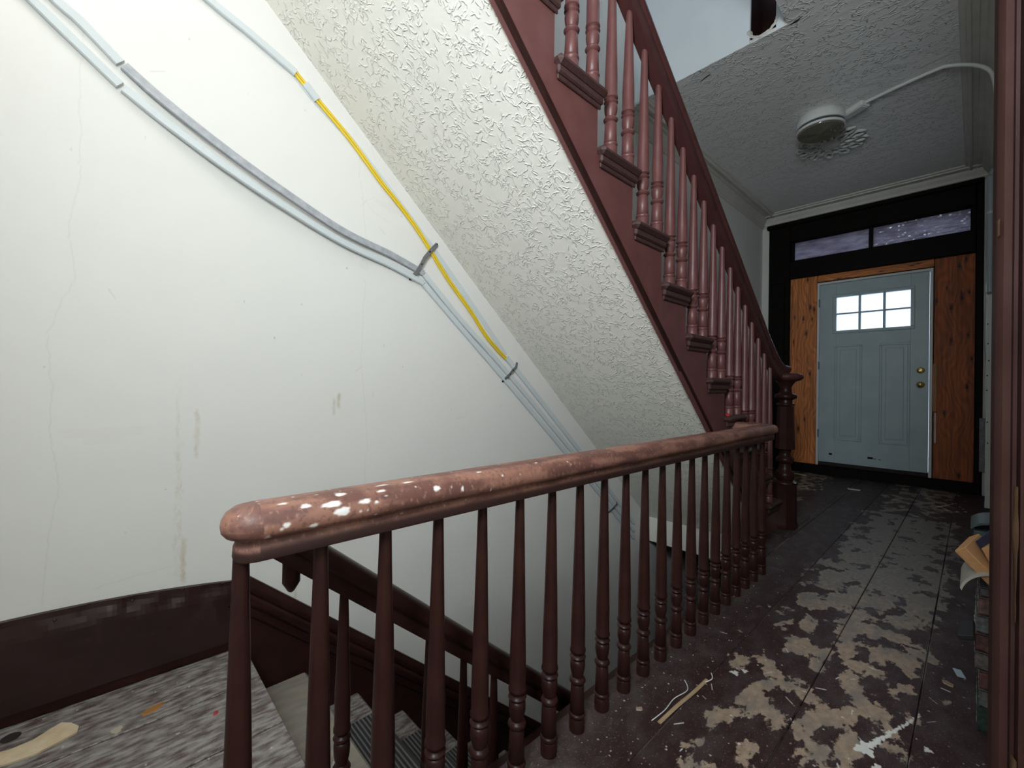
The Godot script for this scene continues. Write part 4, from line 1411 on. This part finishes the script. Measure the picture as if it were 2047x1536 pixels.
func build_ceiling_fittings() -> void:
	# plaster rose: pierced leaf ornament, ring by ring
	var c := Vector3(-0.86, CEIL, -4.53)
	var rose := thing("ceiling_rose", "ornate white plaster rose behind the round ceiling light", "ceiling rose", Vector3(c.x, CEIL - 0.03, c.z))
	var m := MB.new()
	m.lathe(c, [Vector2(0.0, -0.03), Vector2(0.04, -0.03), Vector2(0.065, -0.024), Vector2(0.075, -0.012), Vector2(0.075, 0.0)], 28)
	put("boss", m, M.white, rose)
	for ring in [[8, 0.075, 0.165, 0.05, 0.0], [12, 0.15, 0.245, 0.05, 0.26]]:
		for k in ring[0]:   # pierced leaves: closed loops round dark eyes
			var a: float = TAU * k / ring[0] + ring[4]
			m = MB.new()
			var dir := Vector3(cos(a), 0, sin(a))
			var sd := Vector3(-sin(a), 0, cos(a))
			var pts := []
			for q in 15:
				var b := TAU * q / 14.0
				var rr: float = lerpf(ring[1], ring[2], 0.5 - 0.5 * cos(b))
				pts.append(c + dir * rr + sd * (ring[3] * sin(b) * (0.75 + 0.25 * cos(b * 2.0))) + Vector3(0, -0.012 - 0.006 * sin(b * 3.0), 0))
			m.tube(pts, 0.013, 7)
			put("leaf", m, M.white, rose)
	m = MB.new()
	for k in 10:
		var a := TAU * k / 10.0 + 0.1
		m.lathe(c + Vector3(cos(a) * 0.2, 0.0, sin(a) * 0.2), [Vector2(0.0, -0.003), Vector2(0.016, -0.003), Vector2(0.016, 0.0)], 10)
	put("pierced_eyes", m, M.black_wood, rose)
	# round light, its ribbed glass facing down
	var f := Vector3(-0.84, CEIL, -4.045)
	var li := thing("ceiling_light", "round flush ceiling light with white bands and ribbed glass, unlit, off-centre on the plaster rose", "ceiling light", f + Vector3(0, -0.13, 0))
	m = MB.new()
	m.lathe(f, [Vector2(0.15, 0.0), Vector2(0.156, -0.004), Vector2(0.16, -0.05), Vector2(0.16, -0.06), Vector2(0.0, -0.06)], 40)
	put("housing", m, M.white, li)
	m = MB.new()
	m.lathe(f, [Vector2(0.15, -0.058), Vector2(0.163, -0.06), Vector2(0.163, -0.074), Vector2(0.15, -0.076)], 40)
	m.lathe(f, [Vector2(0.14, -0.092), Vector2(0.16, -0.092), Vector2(0.158, -0.108), Vector2(0.14, -0.11)], 40)
	put("band", m, M.white, li)
	m = MB.new()
	m.lathe(f, [Vector2(0.154, -0.074), Vector2(0.156, -0.094)], 40)
	put("dark_band", m, mat(lin(0.05, 0.055, 0.055), 0.5), li)
	m = MB.new()
	var gp := [Vector2(0.152, -0.104), Vector2(0.15, -0.116)]
	for k in 11:
		gp.append(Vector2(0.145 - k * 0.013, -0.122 - 0.001 * k))
		gp.append(Vector2(0.138 - k * 0.013, -0.117 - 0.001 * k))
	gp.append(Vector2(0.0, -0.134))
	m.lathe(f, gp, 40)
	put("ribbed_glass", m, mottled(82, 0.02, lin(0.10, 0.09, 0.07), lin(0.2, 0.185, 0.15), 0.15, Vector3(4, 4, 4)), li)
	# junction box and the conduit to the right wall
	var d := Vector3(-0.56 + 0.70, 0, -4.035 + 4.12).normalized()
	var bx := thing("junction_box", "small cream raceway box on the ceiling beside the round light", "junction box", Vector3(-0.63, CEIL - 0.04, -4.08))
	m = MB.new()
	var yaw := atan2(-d.z, d.x)
	m.xf = Transform3D(Basis(Vector3.UP, yaw), Vector3(-0.63, CEIL - 0.018, -4.078))
	m.box(Vector3.ZERO, Vector3(0.165, 0.036, 0.075), 0.005)
	put("box", m, M.white, bx)
	m = MB.new()
	m.xf = Transform3D(Basis(Vector3.UP, yaw), Vector3(-0.63, CEIL - 0.038, -4.078))
	m.box(Vector3.ZERO, Vector3(0.145, 0.008, 0.06), 0.003)
	put("lid", m, M.white, bx)
	m = MB.new()
	m.tube([Vector3(-0.715, CEIL - 0.016, -4.125), Vector3(-0.69, CEIL - 0.016, -4.11)], 0.014, 8)
	m.tube(smooth_path([Vector3(-0.56, CEIL - 0.014, -4.035), Vector3(-0.38, CEIL - 0.012, -3.99), Vector3(-0.19, CEIL - 0.012, -3.955), Vector3(-0.13, CEIL - 0.02, -3.95), Vector3(-0.05, CEIL - 0.045, -3.97), Vector3(0.02, CEIL - 0.08, -4.0), Vector3(0.06, CEIL - 0.14, -4.02), Vector3(0.085, CEIL - 0.3, -4.03)]), 0.0115, 8)
	var o := put("conduit", m, M.white)
	tag(o, "cream conduit crossing the ceiling from the junction box over the right cornice", "conduit")
	# ragged plaster lip of the hole and the cracks beside it
	m = MB.new()
	var n := noise(83, 20.0, 3)
	var hp := func(i: int, s: int) -> Vector3:
		var a := PI + PI * i / 24.0
		var rr: float = [0.055, 0.063, 0.076][s] + 0.006 * n.get_noise_2d(i * 0.3, s)
		return Vector3(-0.8925 + cos(a) * rr * 1.15, 3.172 + sin(a) * rr, -2.868 + [-0.02, 0.006, 0.001][s])
	for i in 24:
		for s in 2:
			m.quad(hp.call(i, s), hp.call(i + 1, s), hp.call(i + 1, s + 1), hp.call(i, s + 1), Vector3(0, 0, 1))
	o = put("plaster_lip", m, M.cornice)
	tag(o, "ragged pale plaster rim round the bottom of the dark hole above the stair", "plaster")
	var cr := [[Vector3(-1.34, CEIL - 0.0006, -2.985), Vector3(-1.29, CEIL - 0.0006, -2.968), Vector3(-1.25, CEIL - 0.0006, -2.955), Vector3(-1.235, CEIL - 0.0006, -2.962), Vector3(-1.28, CEIL - 0.0006, -2.975)], [Vector3(-0.77, CEIL - 0.0006, -2.885), Vector3(-0.73, CEIL - 0.0006, -2.878), Vector3(-0.68, CEIL - 0.0006, -2.865), Vector3(-0.72, CEIL - 0.0006, -2.89)]]
	var cl := ["short dark crack in the ceiling edge left of the hole", "thin dark crack in the ceiling right of the hole"]
	for i in 2:
		m = MB.new()
		var p: Array = cr[i]
		for k in range(1, p.size() - 1):
			m.quad(p[0], p[k], p[k + 1], p[0] + Vector3(0.001, 0, 0.001), Vector3.DOWN)
			m.quad(p[0] + Vector3(0, 0.004, 0), p[k] + Vector3(0, 0.004, 0), p[k + 1] + Vector3(0, 0.004, 0), p[0] + Vector3(0.001, 0.004, 0.001), Vector3.UP)
		o = put("crack", m, M.void)
		tag(o, cl[i], "crack")


func build_right_side() -> void:
	# casing of the doorway the viewer looks past, very near
	var m := MB.new()
	var z := -0.6
	var cs := [Vector2(0.0122, 0.0), Vector2(0.0125, 0.006), Vector2(0.017, 0.010), Vector2(0.022, 0.008), Vector2(0.0235, 0.002), Vector2(0.026, 0.002), Vector2(0.028, 0.012), Vector2(0.036, 0.014), Vector2(0.10, 0.014), Vector2(0.10, -0.12), Vector2(0.0122, -0.12)]
	var prof := []
	for p in cs:
		prof.append(Vector2(p.x, -p.y))
	var b := Basis(Vector3(1, 0, 0), Vector3(0, 0, -1), Vector3.UP)
	m.sweep(prof, [Transform3D(b, Vector3(0, -0.02, z)), Transform3D(b, Vector3(0, 2.3, z))], true, 0.6)
	var cas := struct("trim_doorway", m, mottled(95, 0.02, lin(0.022, 0.0085, 0.007), lin(0.036, 0.017, 0.014), 0.65, Vector3(6, 2, 6)), "blurred brown moulded door casing at the right edge of the view, chipped to bare wood", "trim")
	(cas.mesh.surface_get_material(0) as StandardMaterial3D).metallic_specular = 0.2
	var n := noise(85, 12.0, 3)
	var wood := mottled(86, 0.02, lin(0.07, 0.035, 0.015), lin(0.15, 0.085, 0.04), 0.6, Vector3(20, 4, 20))
	for c in [[0.76, 0.88, 0.0255], [0.55, 0.64, 0.0255], [0.36, 0.5, 0.0255], [1.105, 1.12, 0.0135]]:
		m = MB.new()
		var k := 26
		for i in k:
			var ya := lerpf(c[0], c[1], float(i) / k)
			var yb := lerpf(c[0], c[1], float(i + 1) / k)
			var wa := 0.0011 + 0.0011 * n.get_noise_1d(ya)
			var wb := 0.0011 + 0.0011 * n.get_noise_1d(yb)
			m.quad(Vector3(c[2] - wa, ya, z + 0.0035), Vector3(c[2] - wb, yb, z + 0.0035), Vector3(c[2] + wb, yb, z + 0.0145), Vector3(c[2] + wa, ya, z + 0.0145), Vector3(-0.3, 0, 1))
		put("bare_chip", m, wood, cas)
	# pipe and bare white edge farther along the right wall
	var pz := -5.25
	m = MB.new()
	m.tube(smooth_path([Vector3(0.077, 1.78, pz), Vector3(0.077, 2.45, pz), Vector3(0.077, 2.66, pz), Vector3(0.082, 2.74, pz), Vector3(0.1, 2.78, pz)]), 0.022, 14)
	var pipe := thing("pipe", "grey vertical pipe cover high on the right wall beside the door surround", "pipe", Vector3(0.077, 1.78, pz))
	put("tube", m, mat(lin(0.42, 0.47, 0.5), 0.35), pipe)
	m = MB.new()
	m.lathe(Vector3(0.077, 2.42, pz), [Vector2(0.022, 0), Vector2(0.026, 0.002), Vector2(0.026, 0.018), Vector2(0.022, 0.02)], 16)
	put("collar", m, M.white, pipe)
	m = MB.new()
	var nz := noise(87, 6.0, 3)
	var strip := []
	for i in 40:
		var y := lerpf(0.02, 1.76, i / 39.0)
		strip.append(Vector3(0.068 + 0.004 * nz.get_noise_1d(y), y, pz))
	var fr := []
	for p in strip:
		fr.append(Transform3D(Basis(Vector3(1, 0, 0), Vector3(0, 0, -1), Vector3.UP), p))
	m.sweep([Vector2(-0.008, -0.006), Vector2(0.034, -0.006), Vector2(0.034, 0.006), Vector2(-0.008, 0.006)], fr)
	var bd := thing("casing_board", "chipped white board edge running down the right wall under the grey pipe", "board", Vector3(0.08, 0.02, pz))
	put("board", m, M.white, bd)
	for y in [0.55, 0.72, 0.98, 1.1, 1.22, 1.36, 1.52]:
		m = MB.new()
		m.box(Vector3(0.066 + rng.randf() * 0.01, y, pz + 0.0062), Vector3(0.006, 0.012, 0.002), 0.0008)
		put("chip", m, M.black_wood, bd)
	m = MB.new()
	m.span(Vector3(0.052, 1.30, pz - 0.03), Vector3(0.066, 1.83, pz - 0.01), 0.004)
	var o := put("foil_strip", m, mat(lin(0.4, 0.42, 0.44), 0.45, 0.3))
	tag(o, "narrow crinkled silver foil strip beside the grey pipe", "foil")
	m = MB.new()
	m.span(Vector3(0.03, 0.22, -TE + 0.05), Vector3(0.085, 0.72, -TE + 0.06), 0.003)
	o = put("cardboard_piece", m, mottled(88, 0.02, lin(0.16, 0.16, 0.16), lin(0.3, 0.3, 0.3), 0.7, Vector3(6, 6, 6)))
	tag(o, "torn grey board standing in the corner right of the door surround", "board")

	# stack of damp-worn books on the floor against the right wall
	var y := 0.0
	var cols := [lin(0.022, 0.045, 0.036), lin(0.09, 0.09, 0.085), lin(0.1, 0.04, 0.035), lin(0.09, 0.08, 0.075), lin(0.085, 0.035, 0.03), lin(0.085, 0.09, 0.09), lin(0.1, 0.055, 0.045), lin(0.05, 0.05, 0.05)]
	var labs := ["dark green worn book at the bottom of the stack by the wall", "grey-bound worn book second from the floor in the stack", "dull red book low in the stack above a grey one", "brown book in the middle of the stack by the wall", "dull red book above the brown one in the middle of the stack", "grey book above a red one in the upper stack", "reddish-brown book near the top of the stack", "thin blackish book topmost of the stack, under the curled pages"]
	for i in 8:
		var th := 0.052 if i else 0.07
		if i == 7:
			th = 0.03
		var x0 := 0.008 + rng.randf_range(-0.004, 0.007)
		var bk := thing("book", labs[i], "book", Vector3(0.05, y, -1.95), "worn books stacked by the right wall")
		m = MB.new()
		m.span(Vector3(x0, y + 0.001, -2.07), Vector3(0.096, y + 0.006, -1.82), 0.001)
		m.span(Vector3(x0, y + th - 0.006, -2.07), Vector3(0.096, y + th - 0.001, -1.82), 0.001)
		m.span(Vector3(x0, y + 0.001, -1.826), Vector3(0.096, y + th - 0.001, -1.82), 0.002)
		put("cover", m, mottled(100 + i, 0.04, cols[i] * 0.6, cols[i] * 1.3, 0.6, Vector3(5, 5, 5)), bk)
		m = MB.new()
		var nn := noise(120 + i, 30.0, 3)
		for k in 24:   # ragged page edges
			var za := lerpf(-2.065, -1.828, k / 24.0)
			var zb := lerpf(-2.065, -1.828, (k + 1) / 24.0)
			for r in 4:
				var ya := lerpf(y + 0.006, y + th - 0.006, r / 4.0)
				var yb := lerpf(y + 0.006, y + th - 0.006, (r + 1) / 4.0)
				var xa := x0 + 0.001 + 0.005 * nn.get_noise_2d(za, ya * 2.0)
				var xb := x0 + 0.001 + 0.005 * nn.get_noise_2d(zb, ya * 2.0)
				var xc := x0 + 0.001 + 0.005 * nn.get_noise_2d(zb, yb * 2.0)
				var xd := x0 + 0.001 + 0.005 * nn.get_noise_2d(za, yb * 2.0)
				m.quad(Vector3(xa, ya, za), Vector3(xb, ya, zb), Vector3(xc, yb, zb), Vector3(xd, yb, za), Vector3(-1, 0, 0))
		m.span(Vector3(x0 + 0.006, y + 0.006, -2.066), Vector3(0.095, y + th - 0.006, -1.827))
		put("pages", m, mottled(140 + i, 0.05, lin(0.2, 0.21, 0.21), lin(0.42, 0.44, 0.44), 0.6, Vector3(8, 40, 8)), bk)
		y += th
	# loose black flap, curled grey pages and an open paperback on top
	m = MB.new()
	m.xf = Transform3D(Basis(Vector3(0, 0, 1), 0.35), Vector3(0.0, 0.27, -1.85))
	m.box(Vector3(-0.012, 0, 0), Vector3(0.035, 0.014, 0.12), 0.002)
	o = put("book_cover", m, mat(lin(0.008, 0.007, 0.007), 0.6))
	tag(o, "loose black cover poking out left from the middle of the book stack", "book cover")
	m = MB.new()
	var arc := []
	for i in 17:
		var a := lerpf(2.95, 1.15, i / 16.0)
		arc.append(Vector3(0.045 + cos(a) * 0.072, 0.385 + sin(a) * 0.075, -1.80))
	for i in 16:
		var p0: Vector3 = arc[i]
		var p1: Vector3 = arc[i + 1]
		var back := Vector3(0.0, 0.012, -0.16)
		var dn := Vector3(0.004, -0.006, 0)
		m.quad(p0, p1, p1 + back, p0 + back, Vector3.UP)
		m.quad(p0 + dn, p1 + dn, p1 + back + dn, p0 + back + dn, Vector3.DOWN)
		m.quad(p0, p1, p1 + dn, p0 + dn, Vector3(0, 0, 1))
	o = put("magazine", m, mottled(89, 0.05, lin(0.3, 0.28, 0.25), lin(0.42, 0.4, 0.36), 0.6, Vector3(2, 60, 2)))
	tag(o, "grey booklet curling over the left edge of the book stack", "booklet")
	var pb := thing("paperback", "fat paperback with orange-edged pages lying splayed on top of the book stack", "book", Vector3(0.03, 0.44, -1.85))
	var pm := mottled(90, 0.05, lin(0.42, 0.21, 0.09), lin(0.55, 0.31, 0.15), 0.6, Vector3(4, 4, 90), 0.0, false)
	m = MB.new()
	m.xf = Transform3D(Basis(Vector3(0, 0, 1), -0.85) * Basis(Vector3(1, 0, 0), 0.35), Vector3(0.026, 0.475, -1.86))
	m.box(Vector3.ZERO, Vector3(0.12, 0.03, 0.11), 0.002)
	put("pages", m, pm, pb)
	m = MB.new()
	m.xf = Transform3D(Basis(Vector3(0, 0, 1), -1.15) * Basis(Vector3(1, 0, 0), 0.35), Vector3(0.062, 0.48, -1.87))
	m.box(Vector3.ZERO, Vector3(0.11, 0.018, 0.11), 0.002)
	put("pages", m, pm, pb)
	m = MB.new()
	m.xf = Transform3D(Basis(Vector3(0, 0, 1), -1.0) * Basis(Vector3(1, 0, 0), 0.35), Vector3(0.058, 0.492, -1.885))
	m.box(Vector3.ZERO, Vector3(0.13, 0.006, 0.12), 0.001)
	put("cover", m, mat(lin(0.012, 0.015, 0.06), 0.4), pb)
	m = MB.new()
	for i in 14:
		var a0 := lerpf(2.7, 1.1, i / 14.0)
		var a1 := lerpf(2.7, 1.1, (i + 1) / 14.0)
		var p0 := Vector3(0.06 + cos(a0) * 0.075, 0.44 + sin(a0) * 0.05, -2.35)
		var p1 := Vector3(0.06 + cos(a1) * 0.075, 0.44 + sin(a1) * 0.05, -2.35)
		var back := Vector3(0, 0.0, -0.2)
		m.quad(p0, p1, p1 + back, p0 + back, Vector3.UP)
		m.quad(p0, p1, p1 + Vector3(0, -0.008, 0), p0 + Vector3(0, -0.008, 0), Vector3(0, 0, 1))
		m.quad(p0 + Vector3(0, -0.008, 0), p1 + Vector3(0, -0.008, 0), p1 + back + Vector3(0, -0.008, 0), p0 + back + Vector3(0, -0.008, 0), Vector3.DOWN)
	m.span(Vector3(0.0, 0.4, -2.56), Vector3(0.098, 0.452, -2.35), 0.003)
	m.span(Vector3(0.012, 0.0, -2.56), Vector3(0.098, 0.4, -2.36), 0.004)
	o = put("box", m, mottled(91, 0.02, lin(0.03, 0.05, 0.05), lin(0.06, 0.09, 0.09), 0.5, Vector3(5, 5, 5)))
	tag(o, "dark green box with a curved pale-edged top behind the book stack", "box")


# thin ragged flake lying at p; outline from radius noise
func flake(p: Vector3, rx: float, rz: float, turn: float, mt: Material, called: String, label: String, cat: String, group := "", lift := 0.003) -> void:
	var m := MB.new()
	m.xf = Transform3D(Basis(Vector3.UP, turn), p)
	var k := 11
	var pts := []
	for i in k:
		var a := TAU * i / k
		var r := rng.randf_range(0.65, 1.1)
		pts.append(Vector3(cos(a) * rx * r, lift + rng.randf_range(0.0, lift), sin(a) * rz * r))
	var c := Vector3(0, lift * 1.6, 0)
	for i in k:
		var a: Vector3 = pts[i]
		var b: Vector3 = pts[(i + 1) % k]
		m.quad(c, a, b, c, Vector3.UP)
		m.tri(c, a, b, Vector3.UP, Vector3.UP, Vector3.UP)
		m.quad(a, b, Vector3(b.x, 0, b.z), Vector3(a.x, 0, a.z), Vector3(a.x + b.x, 0, a.z + b.z))
	var o := put(called, m, mt)
	tag(o, label, cat, group)


func build_litter() -> void:
	# torn strip of tan paper on the landing
	var m := MB.new()
	var pts := [Vector2(-1.60, -0.32), Vector2(-1.648, -0.21), Vector2(-1.636, -0.16), Vector2(-1.633, -0.12), Vector2(-1.645, -0.085), Vector2(-1.66, -0.045), Vector2(-1.685, -0.042), Vector2(-1.715, -0.058), Vector2(-1.735, -0.078), Vector2(-1.722, -0.1), Vector2(-1.70, -0.13), Vector2(-1.695, -0.17), Vector2(-1.705, -0.2), Vector2(-1.69, -0.33)]
	var poly := []
	for p in pts:
		poly.append(Vector2(p.x, p.y))
	m.prism(poly, Transform3D(Basis(Vector3(1, 0, 0), Vector3(0, 0, -1), Vector3(0, 1, 0)), Vector3(0, 0.0005, 0)), 0.005)
	var o := put("torn_paper", m, mottled(92, 0.02, lin(0.48, 0.36, 0.22), lin(0.6, 0.5, 0.36), 0.7, Vector3(4, 4, 4)))
	tag(o, "torn tan strip of board lying on the landing floor", "torn board")
	flake(Vector3(-1.635, 0.0, -0.112), 0.012, 0.03, 0.35, mat(lin(0.5, 0.24, 0.07), 0.7), "chip", "small orange wood chip on the landing boards", "chip")
	flake(Vector3(-1.496, 0.0, -0.245), 0.005, 0.008, 0.5, mat(lin(0.6, 0.08, 0.08), 0.5), "plastic_bit", "tiny red plastic bit on the landing boards", "plastic bit")
	var white := mat(lin(0.62, 0.62, 0.6), 0.6)
	flake(Vector3(-1.30, -0.183, -0.52), 0.014, 0.012, 0.2, white, "paint_flake", "white paint flake on the bare first step down", "paint flake", "paint flakes")
	m = MB.new()
	m.xf = Transform3D(Basis(Vector3.UP, 0.25), Vector3(-0.03, 0.0015, -2.14))
	m.box(Vector3.ZERO, Vector3(0.021, 0.0025, 0.052), 0.0006)
	o = put("card", m, mat(lin(0.34, 0.43, 0.5), 0.5))
	tag(o, "small pale blue card lying on the floor near the book stack", "card")
	flake(Vector3(-0.054, 0.0, -2.035), 0.012, 0.018, 0.9, mat(lin(0.42, 0.3, 0.22), 0.7), "chip", "tan wood chip on the floor below the blue card", "chip")
	var lit := ["white scrap of paper on the floor before the front door", "pale scrap of paper by the newel's foot near the door", "white scrap lying on the ledge of the newel's foot", "white scrap on the dark floor beyond the books"]
	flake(Vector3(-0.80, 0.0, -5.30), 0.05, 0.02, 0.1, white, "paper_scrap", lit[0], "paper scrap", "", 0.006)
	flake(Vector3(-1.36, 0.0, -5.75), 0.09, 0.02, -0.2, mat(lin(0.4, 0.34, 0.22), 0.7), "paper_scrap", lit[1], "paper scrap", "", 0.008)
	flake(Vector3(-0.86, 0.318, -3.455), 0.035, 0.012, 0.5, white, "paper_scrap", lit[2], "paper scrap", "", 0.004)
	flake(Vector3(0.01, 0.0, -3.5), 0.03, 0.03, 0.5, white, "paper_scrap", lit[3], "paper scrap", "", 0.004)
	flake(Vector3(-0.68, 0.0, -1.175), 0.012, 0.006, 0.8, mat(lin(0.5, 0.4, 0.3), 0.7), "chip", "curled tan chip between the balusters and the floor seam", "chip")
	# long splinter lifted along the first seam, paint bristles beside it
	m = MB.new()
	m.tube(smooth_path([Vector3(-0.612, 0.002, -1.17), Vector3(-0.606, 0.006, -1.26), Vector3(-0.600, 0.004, -1.36), Vector3(-0.598, 0.001, -1.46)]), 0.006, 6, true, 0.5)
	o = put("splinter", m, mottled(93, 0.03, lin(0.3, 0.2, 0.11), lin(0.42, 0.3, 0.18), 0.7, Vector3(20, 20, 2)))
	tag(o, "long bare wood splinter lifted along the floor seam by the balusters", "splinter")
	m = MB.new()
	m.tube(smooth_path([Vector3(-0.63, 0.003, -1.16), Vector3(-0.621, 0.008, -1.22), Vector3(-0.627, 0.005, -1.29), Vector3(-0.617, 0.004, -1.36), Vector3(-0.645, 0.003, -1.4)]), 0.0016, 5)
	m.tube(smooth_path([Vector3(-0.595, 0.003, -1.44), Vector3(-0.585, 0.006, -1.47), Vector3(-0.6, 0.004, -1.50)]), 0.0018, 5)
	o = put("string", m, white)
	tag(o, "white paint-stiffened strands lying beside the lifted splinter", "string")
	# loose flakes of paint and plaster swept towards the balusters
	m = MB.new()
	for k in 110:
		var t := 0.95 + pow(rng.randf(), 1.4) * 1.9
		var x := rng.randf_range(-0.80, -0.5) if k % 3 else rng.randf_range(-0.8, 0.03)
		var r := rng.randf_range(0.0008, 0.0026)
		m.xf = Transform3D(Basis(Vector3.UP, rng.randf() * TAU) * Basis(Vector3.RIGHT, rng.randf_range(-0.4, 0.4)), Vector3(x, 0.0018, -t))
		m.box(Vector3.ZERO, Vector3(r * 2.2, 0.0014, r * 1.4))
	o = put("grit", m, mat(lin(0.4, 0.37, 0.33), 0.7))
	tag(o, "scattered grit and paint crumbs on the floor along the balusters", "grit", "", "stuff")
